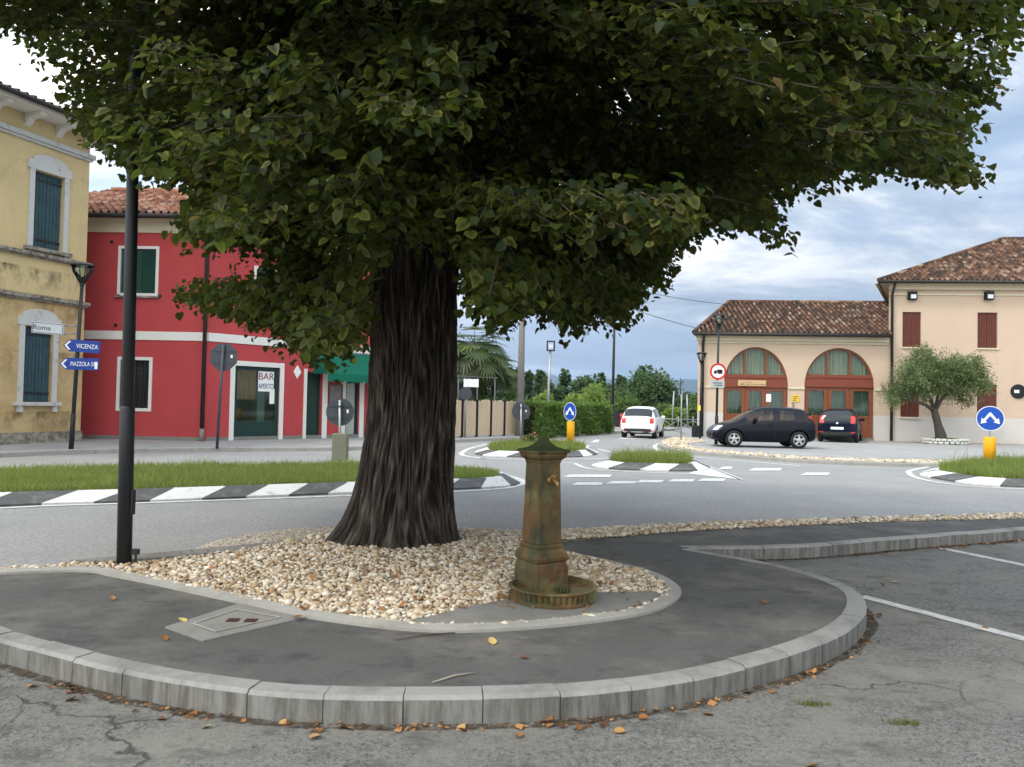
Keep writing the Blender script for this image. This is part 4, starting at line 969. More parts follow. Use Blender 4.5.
for a in arches:
    x0, x1, zs, zt = a; cx, r = (x0 + x1) / 2, (x1 - x0) / 2
    bz1 = zs + (zt - zs) * .255; bz0 = zs - .06; w = .09
    ins = lambda x, k: (cx + (x - cx) * k)
    # arched fanlight: frame ring, two mullions, three panes, curtains behind
    f = MB(); outer = [(cx - r * math.cos(PI * k / NS), zs + (zt - zs) * math.sin(PI * k / NS)) for k in range(NS + 1)]; inner = [(cx - (r - w) * math.cos(PI * k / NS), zs + (zt - zs - w) * math.sin(PI * k / NS)) for k in range(NS + 1)]
    for k in range(NS):
        if outer[k][1] < bz1 - .2 and outer[k + 1][1] < bz1 - .2: continue
        q = [outer[k], outer[k + 1], inner[k + 1], inner[k]]
        f.add([(p[0], .1, p[1]) for p in q] + [(p[0], .2, p[1]) for p in q], [(0, 1, 2, 3), (3, 2, 6, 7), (0, 1, 5, 4)])
    for t in (-.33, .33):
        x = cx + r * t; f.box(x - .05, x + .05, .095, .19, bz1, arch_z(a, x) - .03)
    f.box(x0 + .02, x1 - .02, .098, .195, bz1, bz1 + .08); fl = f.build('fanlight_frame', M['door_wood'], ha)
    gl = MB(); xs = arch_xs(a); 
    for k in range(NS):
        if arch_z(a, xs[k]) < bz1 and arch_z(a, xs[k + 1]) < bz1: continue
        gl.add([(xs[k], .15, bz1), (xs[k + 1], .15, bz1), (xs[k + 1], .15, max(bz1, arch_z(a, xs[k + 1]))), (xs[k], .15, max(bz1, arch_z(a, xs[k])))], [(0, 1, 2, 3)])
    gl.build('pane', M['clear'], fl)
    cu = MB(); nn = 90
    for k in range(nn):
        xa_, xb_ = x0 + (x1 - x0) * k / nn, x0 + (x1 - x0) * (k + 1) / nn; ya, yb = .33 + .05 * math.sin(k * 1.3) + .02 * math.sin(k * .37), .33 + .05 * math.sin((k + 1) * 1.3) + .02 * math.sin((k + 1) * .37)
        cu.add([(xa_, ya, .9), (xb_, yb, .9), (xb_, yb, max(bz0, arch_z(a, xb_))), (xa_, ya, max(bz0, arch_z(a, xa_)))], [(0, 1, 2, 3)])
    cu.build('curtain', M['curtain'], ha)
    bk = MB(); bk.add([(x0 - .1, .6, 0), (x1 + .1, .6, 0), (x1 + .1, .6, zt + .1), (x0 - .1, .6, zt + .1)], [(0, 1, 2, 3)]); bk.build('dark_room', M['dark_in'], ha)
    b = MB(); b.box(x0 + .01, x1 - .01, .05, .2, bz0, bz1 - .002); b.box(x0 + .01, x1 - .01, .02, .06, bz1 - .09, bz1 - .005); b.box(x0 + .01, x1 - .01, .02, .06, bz0, bz0 + .08); b.build('fascia_beam', M['fascia_wood'], ha)
    # glazed doors
    dz0, dz1 = .12, bz0 - .003; gz = fa.fp(760, 414)[1]
    bounds = [x0 + .02, x0 + (x1 - x0) * .345, x0 + (x1 - x0) * .66, x1 - .02]
    for k in range(3):
        p, q = bounds[k] + .006, bounds[k + 1] - .006; lf = MB()
        frame(lf, p, q, dz0, dz1, .17, .09, .17); lf.box(p + .17, q - .17, .1, .16, gz - .1, gz)
        lf.box(p + .17, q - .17, .115, .15, dz0 + .17, gz - .103)
        for j in range(1, 6): 
            xx = p + .17 + (q - p - .34) * j / 6; lf.box(xx - .008, xx + .008, .108, .114, dz0 + .2, gz - .13)
        dl_ = lf.build('glazed_door', M['door_wood'], ha)
        g = MB(); g.box(p + .17, q - .17, .125, .133, gz, dz1 - .17); g.build('pane', M['clear'], dl_)
    st = MB(); st.box(x0, x1, -.02, .3, -.02, .11); st.build('threshold', M['slab'], ha)
# roof
ov = .45; rz_ = ez + .02
inv = (Matrix.Translation(ha.location) @ Matrix.Rotation(ha.rotation_euler.z, 4, 'Z')).inverted()
rl = inv @ at(729, 303, 41.6); rr = Vector((sA + .44 * rl.y, rl.y, rl.z))
roof_mesh('roof', [[(-.28, -ov, rz_), (sA - .02, -ov, rz_), rr, rl], [(2.1, 9.6, rz_), (-.28, -ov, rz_), rl], [(sA + 3.9, 9.6, rz_), (2.1, 9.6, rz_), rl, rr]], M['tiles_old'], ha)
ridge_caps('roof_ridge', [(rl, rr), (rl, (-.28, -ov, rz_))], M['tiles_old'], ha)
mb = MB(); mb.tube([(-.3, -ov - .03, rz_), (sA - .06, -ov - .03, rz_)], .085, 8); mb.build('gutter', M['gutter'], ha)
mb = MB(); mb.add([(-.28, -ov, rz_ - .01), (sA - .03, -ov, rz_ - .01), (sA - .03, .0, rz_ - .01), (-.28, 0, rz_ - .01)], [(0, 1, 2, 3)]); mb.build('eaves_board', M['cream'], ha)
pipe('downpipe', ha, [(.22, -ov, rz_ - .05), (.22, -.1, rz_ - .4), (.22, -.08, .02)], .065)
# tall house
hb = thing('tall_house', 'two-storey peach house with brown shutters and a hipped old-tile roof beside the arched building', 'house', fa.A, fa.rz)
ez2 = fa.fp(950, 284)[1]
ws = [fa.rect(902.5, 312, 921, 347), fa.rect(977.5, 312.5, 997.5, 348), fa.rect(900.5, 384, 919.5, 417), fa.rect(977, 384.5, 997, 418.5)]
dx = ws[1][0] - ws[0][0]
ws += [(ws[1][0] + dx, ws[1][1] + dx, ws[1][2], ws[1][3]), (ws[3][0] + dx + .6, ws[3][1] + dx + .6, ws[3][2], ws[3][3])]
mb = MB(); wall_grid(mb, sA, sB, -.05, ez2, ws, .16); mb.add([(sA, 0, -.05), (sA + 6.4, 14, -.05), (sA + 6.4, 14, ez2), (sA, 0, ez2), (sB, 0, -.05), (sB, 14, -.05), (sB, 14, ez2), (sB, 0, ez2)], [(0, 1, 2, 3), (4, 5, 6, 7), (1, 5, 6, 2)]); mb.build('wall', M['peach'], hb)
for x0, x1, z0, z1 in ws:
    mb = MB(); mb.box(x0 - .06, x1 + .06, -.06, .04, z0 - .07, z0 - .002); mb.build('sill', M['cream'], hb)
    cx = (x0 + x1) / 2; q = (x1 - x0) / 2
    for a, b in ((x0 + .01, cx - .005), (cx + .005, x1 - .01)):
        sh = MB(); nb = 4; bw = (b - a) / nb
        for i in range(nb): sh.box(a + i * bw, a + (i + 1) * bw - .01, .06, .1, z0 + .01, z1 - .01)
        for zz in (z0 + .22, z1 - .28): sh.box(a + .02, b - .02, .048, .058, zz, zz + .07)
        sh.build('shutter', M['wood_brown'], hb)
za, zb = fa.fp(950, 293)[1], fa.fp(950, 288)[1]
mb = MB(); mb.box(sA, sB, -.05, -.003, za - .12, za - .02); mb.box(sA - .02, sB, -.14, -.003, zb - .1, ez2 - .02); mb.build('cornice_moulding', M['cream'], hb)
for px in (911.5, 988):
    s, z = fa.fp(px, 296); g = MB(); g.box(s - .2, s + .2, -.2, -.003, z - .2, z + .2, 0, .03); g.box(s - .11, s + .13, -.225, -.201, z - .14, z + .05, 1)
    o = g.build('wall_light', [M['black'], M['lamp_clear']], None); o.matrix_world = Matrix.Translation(hb.location) @ Matrix.Rotation(hb.rotation_euler.z, 4, 'Z')
    tag(o, 'square black wall light above the upper shutters, ' + ('the one nearer the downpipe' if px < 950 else 'the one farther from the downpipe'), 'wall light', 'wall lights on the tall house')
rz2 = ez2 + .02; oc = fa.fp(879, 283, -.5)[0]
ap = inv @ at(1003, 240, 43.0); 
roof_mesh('roof', [[(oc, -.5, rz2), (sB + .5, -.5, rz2), (sB - 6, ap.y, ap.z), ap], [(oc + 7.1, 15.5, rz2), (oc, -.5, rz2), ap], [(sB + .5, -.5, rz2), (sB + .5, 15.5, rz2), (sB - 6, ap.y, ap.z)]], M['tiles_old'], hb)
ridge_caps('roof_ridge', [(ap, (sB - 6, ap.y, ap.z)), (ap, (oc, -.5, rz2))], M['tiles_old'], hb)
mb = MB(); mb.tube([(oc + 6.4, 14, rz2), (oc - .02, -.53, rz2), (sB + .5, -.53, rz2)], .085, 8); mb.build('gutter', M['gutter'], hb)
mb = MB(); mb.box(oc, sB + .4, -.5, 0, rz2 - .05, rz2 - .02); mb.add([(oc, .002, rz2 - .03), (sA, .002, rz2 - .03), (sA + 6.4, 14, rz2 - .03), (oc + 6.4, 14, rz2 - .03)], [(0, 1, 2, 3)]); mb.build('eaves_board', M['cream'], hb)
pipe('downpipe', hb, [(sA + .12, -.45, rz2 - .05), (sA + .12, -.1, rz2 - .55), (sA + .12, -.09, .02)], .065)
# signs on the peach walls
def on_wall(o): o.matrix_world = Matrix.Translation(ha.location) @ Matrix.Rotation(ha.rotation_euler.z, 4, 'Z'); return o
def rounded(x0, x1, z0, z1, y0, y1, mats, name): return on_wall(MB().box(x0, x1, y0, y1, z0, z1, 0, .008).build(name, mats))
r = fa.rect(738, 380.2, 766, 386); wood_sign = simple('pale_wood_sign', (.55, .38, .2), .6, .15)
o = rounded(r[0], r[1], r[2], r[3], -.02, .015, wood_sign, 'shop_sign'); tag(o, 'long pale wooden sign with dark writing on the beam of the left arch', 'sign')
dk = simple('brown_lettering', (.06, .03, .02), .7, .05)
# two lines of small writing, too worn to read
for zz, hh, spans in ((r[3] - .09, .05, ((.1, .34), (.38, .5))), (r[2] + .09, .075, ((.06, .25), (.29, .4), (.44, .94)))):
    for a_, b_ in spans:
        x_ = r[0] + a_ * (r[1] - r[0]); g = MB()
        while x_ < r[0] + b_ * (r[1] - r[0]):
            w_ = random.uniform(.03, .05); h_ = hh * random.choice((.7, .7, 1)); g.box(x_, x_ + .013, -.0225, -.0205, zz - hh / 2, zz - hh / 2 + h_); g.box(x_ + .013, x_ + w_, -.0225, -.0205, zz - hh / 2 + h_ * random.choice((0, .4, .7)), zz - hh / 2 + h_ * random.choice((0, .4, .7)) + .014); x_ += w_ + .012
        g.build('lettering', dk, o)
r = fa.rect(791.5, 395, 799, 402); o = rounded(r[0], r[1], r[2], r[3], -.03, -.004, simple('yellow_plaque', (.72, .5, .05), .5, .06), 'yellow_plaque'); tag(o, 'small yellow plaque on the pier between the two arches', 'plaque')
for i in range(3): 
    g = MB(); g.box(r[0] + .05, r[1] - .05 - .04 * i, -.033, -.0305, r[3] - .09 - i * .09, r[3] - .06 - i * .09); g.build('text_line', dk, o)
s, z = fa.fp(793, 405); g = MB(); g.tube([(s - .04, -.02, z + .08), (s + .05, -.03, z + .05), (s - .02, -.03, z), (s + .06, -.03, z - .05), (s - .03, -.02, z - .1)], .014, 6); o = on_wall(g.build('wall_hook', M['dark_metal'])); tag(o, 'small bent iron hook on the pier under the yellow plaque', 'hook')
r = fa.rect(766.5, 394, 771.5, 402); o = rounded(r[0], r[1], r[2], r[3], .07, .085, M['sign_white'], 'paper_notice'); tag(o, 'white paper notice stuck on the arched door above the parked car roof', 'notice')
s, z = fa.fp(1018, 391.5); g = MB(); g.lathe([(.33, -.06), (.34, -.03), (.34, -.004)], 28, (s, 0, z), axis='Y'); o = on_wall(g.build('round_wall_sign', M['black'])); g = MB(); g.box(s - .2, s + .02, -.066, -.061, z - .07, z + .07); g.build('sign_panel', M['sign_white'], o)
tag(o, 'round black sign with a white panel on the peach wall at the picture edge', 'sign')

# ================================================================== STREET FURNITURE
def street_lamp(label, loc, h, r=.045, lean=(0, 0), group='slim dark street lamps', lw=.27, base_h=0.0, base_r=0.0, head_side=None):
    t = thing('street_lamp', label, 'street lamp', loc, 0, group)
    tx, ty = lean; P = lambda z: Vector((tx * z / h, ty * z / h, z))
    MB().tube([P(-.05), P(h * .5), P(h - .5)], [r, r * .95, r * .8], 12).build('pole', M['dark_metal'], t)
    if base_h: MB().tube([P(-.04), P(base_h), P(base_h + .02)], [base_r, base_r, r], 14).build('pole_sleeve', M['dark_metal'], t)
    c = P(h - .5)
    g = MB(); g.lathe([(.05, -.04), (.06, .0), (.05, .03)], 12, c)
    for k in range(4):
        a = PI / 4 + k * PI / 2; g.tube([c + Vector((.05 * math.cos(a), .05 * math.sin(a), .02)), c + Vector((lw * .8 * math.cos(a), lw * .8 * math.sin(a), .3)), c + Vector((lw * .97 * math.cos(a), lw * .97 * math.sin(a), .47))], .013, 6)
    ln = g.build('lantern_frame', M['dark_metal'], t)
    g = MB(); g.lathe([(.045, .03), (lw * .75, .3), (lw * .92, .46)], 16, c); g.build('lantern_glass', M['clear'], ln)
    g = MB(); g.lathe([(lw * 1.05, .465), (lw * 1.12, .48), (lw * .8, .53), (.04, .56)], 20, c); g.build('lamp_cap', M['dark_metal'], t)
    return t
p = ground(71, 450, .1)
street_lamp('slim dark street lamp carrying two blue arrow signs before the yellow house', (p.x, p.y, .1), 4.75, .05, (.15, 0), base_h=.9, base_r=.06)
lampL = p
street_lamp('tall dark lamp post at the kerb with the truck ban sign', (*ground(716, 444.5, .1)[:2], .1), 4.98, .05, (.05, 0), lw=.24, base_h=1.1, base_r=.065)
street_lamp('slim dark lamp post close to the left corner of the arched building', (*ground(700, 438.5, .1)[:2], .1), 3.9, .05, (.03, 0), lw=.23)
pn = ground(124, 566, .125)
t = street_lamp('thick dark lamp post in the gravel left of the big tree', (pn.x, pn.y, .12), 5.2, .05, (-.06, .0), base_h=1.28, base_r=.058)
g = MB(); g.box(.085, .1, -.006, .006, 0, .1, 0); g.box(.06, .115, -.02, .02, .1, .145); g.build('earth_terminal', M['dark_metal'], t)
g = MB(); g.box(.05, .064, -.03, .03, .42, .62, 0, .004); g.build('service_hatch', M['dark_metal'], t)
# tall thin lamp posts in the distance
def mast(name, label, px, pyb, pyt, Y, r, mat, head, cat='lamp post'):
    b = at(px[0], pyb, Y); h = at(px[1], pyt, Y).z
    t = thing(name, label, cat, (b.x, Y, 0)); lean = at(px[1], pyt, Y).x - b.x
    MB().tube([(0, 0, 0), (lean * .5, 0, h * .5), (lean, 0, h)], [r * 1.15, r, r * .8], 10).build('pole', mat, t); head(t, Vector((lean, 0, h))); return t
def head_arm(t, c): g = MB(); g.tube([c, c + Vector((.1, 0, .06)), c + Vector((.55, 0, .05))], .04, 8); g.box(c.x + .2, c.x + .75, -.1, .1, c.z + .02, c.z + .09, 0, .02); g.build('lamp_head', M['dark_metal'], t)
def head_box(t, c):
    g = MB(); frame(g, c.x - .18, c.x + .2, c.z - .05, c.z + .42, .06, -.08, .08); g.build('lamp_head', M['dark_metal'], t)
    g = MB(); g.box(c.x - .08, c.x + .1, -.04, .04, c.z + .1, c.z + .26); g.build('lamp_glass', M['lamp_clear'], t)
mast('lamp_post', 'very tall thin dark lamp post beside the end of the hedge', (612, 615), 431, 298, 47, .085, M['dark_metal'], head_arm)
mast('lamp_post', 'grey steel lamp post with a small square lamp before the hedge', (546, 550.5), 437.5, 350, 34.5, .06, M['galv'], head_box)
b = at(519.5, 440, 33)
t = thing('utility_pole', 'thick tapered concrete utility pole rising into the tree foliage beside the hedge', 'utility pole', (b.x, 33, .1))
tp = at(523.5, 262, 33); MB().tube([(0, 0, -.1), (tp.x - b.x, 0, tp.z)], [.17, .115], 14).build('pole', M['slab'], t)
for dz in (-.15, -.5):
    g = MB(); g.lathe([(.04, 0), (.05, .05), (.03, .1)], 10, (tp.x - b.x + .16, -.05, tp.z + dz)); g.build('insulator', M['lamp_clear'], t)
def wire(a, b, sag, label):
    pts = [a.lerp(b, i / 24) + Vector((0, 0, -sag * 4 * (i / 24) * (1 - i / 24))) for i in range(25)]
    o = MB().tube(pts, .014, 5).build('overhead_wire', M['black']); tag(o, label, 'wire')
wire(Vector((tp.x + .16, 33, tp.z - .1)), at(700, 329, 37.2), .25, 'lower overhead wire running down to the corner of the arched building roof')
wire(Vector((tp.x + .16, 33, tp.z + .0)), at(727, 304.5, 41.3), .25, 'upper overhead wire running to the left tip of the arched building ridge')
# ---- traffic signs
def disc(mb, r, n=32, y0=-.012, y1=.0, c=(0, 0), rot=0, mi=0):
    mb.lathe([(r, y0), (r, y1)], n, (c[0], 0, c[1]), axis='Y', mi=mi, smooth=False)
def arrow_polys():
    out = []
    for s in (-1, 1):
        out.append([(0, .5), (s * .10, .42), (s * .47, -.08), (s * .58, .06), (s * .66, -.42), (s * .22, -.30), (s * .34, -.2), (0, .22)])
    return out
def keep_sign(label, px, py, rpx, pyb, Y, base_z, yaw, box=(.2, .75)):
    """blue disc with two white arrows, on a short post in a yellow sleeve"""
    b = at(px, pyb, Y); c = at(px, py, Y); r = rpx * Y / FOC
    t = thing('traffic_sign', label, 'road sign', (b.x, Y, base_z), yaw, 'blue island signs'); hz = c.z - base_z
    MB().tube([(0, .04, -.03), (0, .04, hz + r * .7)], .028, 10).build('post', M['galv'], t)
    g = MB(); g.lathe([(box[0] * .5, 0), (box[0] * .5, box[1]), (box[0] * .46, box[1] + .015)], 18, (0, .04, 0)); g.build('yellow_sleeve', M['yellow_plastic'], t)
    g = MB(); disc(g, r, 40, -.012, 0, (0, hz), mi=0); d = g.build('sign_disc', M['sign_blue'], t)
    g = MB(); n = 40; g.add([(r * k * math.cos(2 * PI * i / n), -.0145, hz + r * k * math.sin(2 * PI * i / n)) for k in (.99, .93) for i in range(n)], [(i, (i + 1) % n, (i + 1) % n + n, i + n) for i in range(n)]); g.build('white_rim', M['sign_white'], d)
    for pl in arrow_polys():
        g = MB(); g.prism([(x * r, -.0175, hz + z * r) for x, z in pl], (0, .004, 0)); g.build('arrow', M['sign_white'], d)
    return t
keep_sign('blue round sign with two white arrows over a yellow sleeve on the far middle island', 569.5, 411.5, 9.2, 446.5, 26.5, .12, -.9, (.27, .8))
keep_sign('blue round sign with two white arrows over a yellow sleeve beside the olive tree', 990, 418.5, 12.6, 463, 20.6, .13, -.35, (.3, .72))
def back_sign(label, px, py, rpx, pb, Y, base_z, n, mat_post, rpost=.03, sleeve=None, yaw=0.0, name='traffic_sign'):
    """a road sign seen from behind: its face looks away along +y"""
    b = at(pb[0], pb[1], Y); c = at(px, py, Y); r = rpx * Y / FOC
    t = thing(name, label, 'road sign', (b.x, Y, base_z), yaw); hz = c.z - base_z; lx = c.x - b.x
    MB().tube([(0, 0, -.03), (lx, 0, hz + r * .85)], rpost, 10).build('post', mat_post, t)
    g = MB(); rot = PI / n if n == 8 else 0
    pts = [(lx + r * math.cos(rot + 2 * PI * i / n), .045, hz + r * math.sin(rot + 2 * PI * i / n)) for i in range(n)]
    g.prism(pts, (0, .012, 0)); d = g.build('sign_plate', M['sign_back'], t)
    g = MB(); g.box(lx - r * .8, lx + r * .8, .03, .044, hz + r * .38, hz + r * .46); g.box(lx - r * .8, lx + r * .8, .03, .044, hz - r * .46, hz - r * .38); g.box(lx - .05, lx + .05, -.035, .035, hz + r * .37, hz + r * .47); g.build('clamp_rail', M['sign_back'], t)
    g = MB(); g.box(lx + r * .48, lx + r * .62, .04, .0445, hz - .02, hz + .06); g.build('sticker', M['sign_white'], d)
    if sleeve: g = MB(); g.box(-sleeve[0] / 2, sleeve[0] / 2, -.12, .12, 0, sleeve[1], 0, .02); g.build('sleeve', M['olive_plastic'], t)
    return t
back_sign('grey back of an octagonal stop sign on a slim pole before the red house', 223, 357, 14.6, (217, 446.5), 21.3, .12, 8, M['sign_back'], .04)
back_sign('grey back of a round sign above a weathered sleeve on the long grass island', 339.5, 412, 14, (340, 459), 17.4, .13, 36, M['galv'], .03, (.34, .62))
back_sign('grey back of a round sign on the far middle island before the concrete pole', 521, 411.5, 9.2, (521, 444), 26.6, .13, 36, M['galv'], .03)
back_sign('thin pole with a sign seen edge on near the gravel corner before the arched building', 682, 386, 8, (681, 440.5), 32.0, .1, 36, M['galv'], .035, None, 1.45)
# truck ban sign on the lamp post
lp_ = ground(716, 444.5, .1); Y = lp_.y - .1; c = at(718, 371.5, Y); r = 8.3 * Y / FOC
t = thing('traffic_sign', 'round red-rimmed sign with a black truck on the tall lamp post', 'road sign', c)
g = MB(); disc(g, r, 40, -.012, 0); d = g.build('sign_disc', M['sign_white'], t)
g = MB(); n = 40; g.add([(r * k * math.cos(2 * PI * i / n), -.015, r * k * math.sin(2 * PI * i / n)) for k in (1, .76) for i in range(n)], [(i, (i + 1) % n, (i + 1) % n + n, i + n) for i in range(n)]); g.build('red_rim', M['sign_red'], d)
g = MB(); s = r * .95
g.prism([(-.12 * s, -.0165, -.2 * s), (.55 * s, -.0165, -.2 * s), (.55 * s, -.0165, .25 * s), (-.12 * s, -.0165, .25 * s)], (0, .003, 0)); g.prism([(-.55 * s, -.0165, -.2 * s), (-.16 * s, -.0165, -.2 * s), (-.16 * s, -.0165, .14 * s), (-.38 * s, -.0165, .14 * s), (-.55 * s, -.0165, -.02 * s)], (0, .003, 0))
for x in (-.35, .15, .4): g.prism([(x * s + .11 * s * math.cos(2 * PI * k / 12), -.0165, -.23 * s + .11 * s * math.sin(2 * PI * k / 12)) for k in range(12)], (0, .003, 0))
g.build('truck_symbol', M['black'], d); g = MB(); g.box(-.03, .03, 0, .05, -.04, .04); g.build('clamp', M['galv'], t)
c = at(717.8, 384, Y); t = MB(); t.box(-.26, .26, -.012, 0, -.14, .14, 0, .004); o = t.build('supplementary_plate', simple('grey_plate', (.42, .43, .44), .5, .05)); o.location = c
tag(o, 'small grey plate under the red-rimmed truck sign on the lamp post', 'sign plate')
for z, w, x in ((.04, .34, -.02), (-.05, .3, .02)): g = MB(); g.box(x - w / 2, x + w / 2, -.0145, -.0125, z - .018, z + .018); g.build('text_line', M['sign_back'], o)
c = at(699.3, 408, ground(700, 438.5, .1).y - .07); o = MB().box(-.06, .06, -.004, .004, -.12, .12).build('sticker_band', M['sign_plate_y'] if 'sign_plate_y' in M else simple('yellow_band', (.75, .65, .05), .5, .05)); o.location = c; tag(o, 'small yellow sticker on the lamp post by the building corner', 'sticker')
p = at(697.5, 441, 36.2); o = MB().box(-.22, .12, -.2, .2, 0, .55, 0, .03).build('meter_box', M['black']); o.location = (p.x, 36.3, .1); tag(o, 'low black box at the foot of the arched building corner', 'utility box')
# direction signs on the left lamp
for txt, ya, yb, dx_ in (('VICENZA', 345.5, 0, .0), ('PIAZZOLA S/B', 363.8, 0, -.06)):
    Y = lampL.y - .08; c = at(72.5, ya, Y)
    lab = 'blue arrow sign reading ' + txt + (' the upper of two on the street lamp' if txt == 'VICENZA' else ' the lower of two on the street lamp')
    t = thing('direction_sign', lab, 'direction sign', (c.x, Y, c.z), .06, 'blue direction signs'); t.rotation_euler = (0, .05 if txt == 'VICENZA' else .0, .06)
    x0, x1, h = (-.07, .68, .155) if txt == 'VICENZA' else (-.16, .64, .15)
    g = MB(); g.prism([(x0 - .17, 0, 0), (x0, 0, -h), (x1, 0, -h), (x1, 0, h), (x0, 0, h)], (0, .03, 0)); pl = g.build('sign_panel', M['sign_navy'], t)
    g = MB()
    for s in (-1, 1): g.prism([(x0 - .13, -.003, 0), (x0 - .02, -.003, s * .11), (x0 + .03, -.003, s * .11), (x0 - .07, -.003, 0)], (0, .004, 0))
    g.build('arrow', M['sign_white'], pl)
    text_mesh(txt, .16 if len(txt) < 9 else .155, M['sign_white'], .002, 'lettering', pl, ((x0 + x1) / 2 + (.06 if len(txt) < 9 else .03), -.003, -.005), sx=.82 if len(txt) < 9 else .66)
    if txt != 'VICENZA': g = MB(); g.box(x1 - .09, x1 - .02, -.004, -.001, -.12, .06); g.build('sticker', M['sign_white'], pl)
    g = MB(); g.box(-.05, .05, .03, .12, -.06, .06); g.build('clamp', M['galv'], t)
Y = lampL.y - .02; c = at(49.5, 328.5, Y)
t = thing('street_name_sign', 'white street name sign reading Roma on an arm of the left street lamp', 'street sign', c, 0); t.rotation_euler = (0, .07, 0.1)
g = MB(); g.box(-.42, .36, -.03, .03, -.15, .15, 0, .01); pn_ = g.build('sign_panel', simple('dull_white_panel', (.5, .53, .56), .5, .06), t)
g = MB(); frame(g, -.4, .34, -.13, .13, .012, -.034, -.03); g.build('black_border', M['black'], pn_)
text_mesh('Roma', .17, M['black'], .002, 'lettering', pn_, (-.17, -.032, 0), sx=1.1)
g = MB(); g.tube([(.36, 0, .1), (.66, 0, .14)], .02, 8); g.tube([(.36, 0, -.1), (.66, 0, -.06)], .02, 8); g.build('bracket', M['galv'], t)
# ---- fence, hydrant, cabinet, rails, posts by the palms
fa_, fb_ = ground(430, 438.6, LZ), ground(517, 435.4, LZ); L = (fb_ - fa_).length; ang = math.atan2(fb_.y - fa_.y, fb_.x - fa_.x)
t = thing('wooden_fence', 'pale vertical board fence with dark posts left of the hedge', 'fence', fa_, ang)
hF = 1.5; npan = 6; pw = L / npan
for i in range(npan):
    g = MB(); nb = 9
    for k in range(nb):
        a = i * pw + .07 + (pw - .14) * k / nb; w = (pw - .14) / nb - .012; hh = hF + random.uniform(-.04, .05); dy = random.uniform(-.008, .008)
        g.prism([(a, dy, .06), (a + w, dy, .06), (a + w, dy, hh - .04), (a + w / 2, dy, hh), (a, dy, hh - .04)], (0, .025, 0))
    g.box(i * pw, (i + 1) * pw, .04, .08, .3, .38); g.box(i * pw, (i + 1) * pw, .04, .08, 1.15, 1.23); g.build('board_panel', M['fence_wood'], t)
    g = MB(); g.box((i + 1) * pw - .05, (i + 1) * pw + .05, -.02, .08, 0, hF + .02); g.build('post', M['black'], t)
p = at(619, 431, 50.5); t = thing('fire_hydrant', 'red fire hydrant beside the white car at the hedge end', 'hydrant', (p.x + .1, 50.5, .1))
g = MB(); g.lathe([(.3, 0), (.3, .12), (.22, .16), (.22, .62), (.27, .65), (.27, .71), (.2, .82), (.06, .9)], 20); g.build('body', M['sign_red'], t)
for s in (-1, 1): g = MB(); g.lathe([(.09, 0), (.09, .14), (.11, .14), (.11, .2)], 12, (s * .2, 0, .48), axis='X'); (g.build('outlet', M['sign_red'], t) if s > 0 else None)
p = at(613, 417, 46.8); t = thing('post_box', 'black cabinet hung on the tall thin lamp post', 'cabinet', (p.x, 46.8, p.z - .35))
g = MB(); g.box(-.45, .4, -.22, .12, -.25, .75, 0, .03); g.build('case', M['black'], t); g = MB(); g.box(-.38, .33, -.235, -.221, -.18, .68); g.build('door', M['dark_metal'], t)
p = at(690, 437, 47); t = thing('railing', 'low grey crossed railing beyond the white car', 'railing', (p.x - 1.6, 47.5, 0), .1)
g = MB(); g.tube([(-.9, 0, .75), (3.0, 0, .75)], .035, 8); g.build('top_rail', M['galv'], t)
for i in range(5):
    x = -.9 + i * .95; g = MB(); g.tube([(x, 0, 0), (x, 0, .95)], .035, 8); g.build('post', M['galv'], t)
    if i < 4: g = MB(); g.tube([(x, 0, .1), (x + .95, 0, .7)], .022, 6); g.tube([(x, 0, .7), (x + .95, 0, .1)], .022, 6); g.build('cross_brace', M['galv'], t)
for i, (px, ph) in enumerate(((672, 2.6), (688, 2.4))):
    p = at(px, 425, 52); o = MB().tube([(0, 0, 0), (0.1 * (-1) ** i, 0, ph)], .05, 8).build('fence_post', M['galv']); o.location = (p.x, 52, 0); tag(o, ['thin grey post standing left of the edge-on sign beyond the railing', 'thin grey post standing right of the edge-on sign beyond the railing'][i], 'post')
p = ground(465, 437.5, LZ); t = thing('signpost', 'thin grey post with a small white plate before the board fence', 'signpost', (p.x, p.y, LZ))
hz = at(465, 384, p.y).z - LZ; MB().tube([(0, 0, 0), (0, 0, hz + .2)], .035, 10).build('post', M['galv'], t)
g = MB(); g.box(-.1, .5, -.05, -.03, hz - .12, hz + .2, 0, .006); g.build('white_plate', M['sign_white'], t); g = MB(); disc(g, .26, 28, -.05, -.035, (-.02, hz - .38)); g.build('grey_disc', M['sign_back'], t)
fy0 = 40.0; t = thing('pergola_frame', 'bare grey steel frame behind the board fence under the palm', 'frame', (at(455, 430, fy0).x, fy0, .1))
xa = at(455, 378, fy0).x; ztp = at(470, 377.5, fy0).z - .1
for px in (457, 476, 493.5): 
    x = at(px, 400, fy0).x - xa; MB().tube([(x, 0, 0), (x, 0, ztp)], .04, 8).build('post', M['old_steel'], t)
MB().tube([(-.5, 0, ztp + .06), (at(495, 378, fy0).x - xa + .1, 0, ztp)], .04, 8).build('beam', M['old_steel'], t)

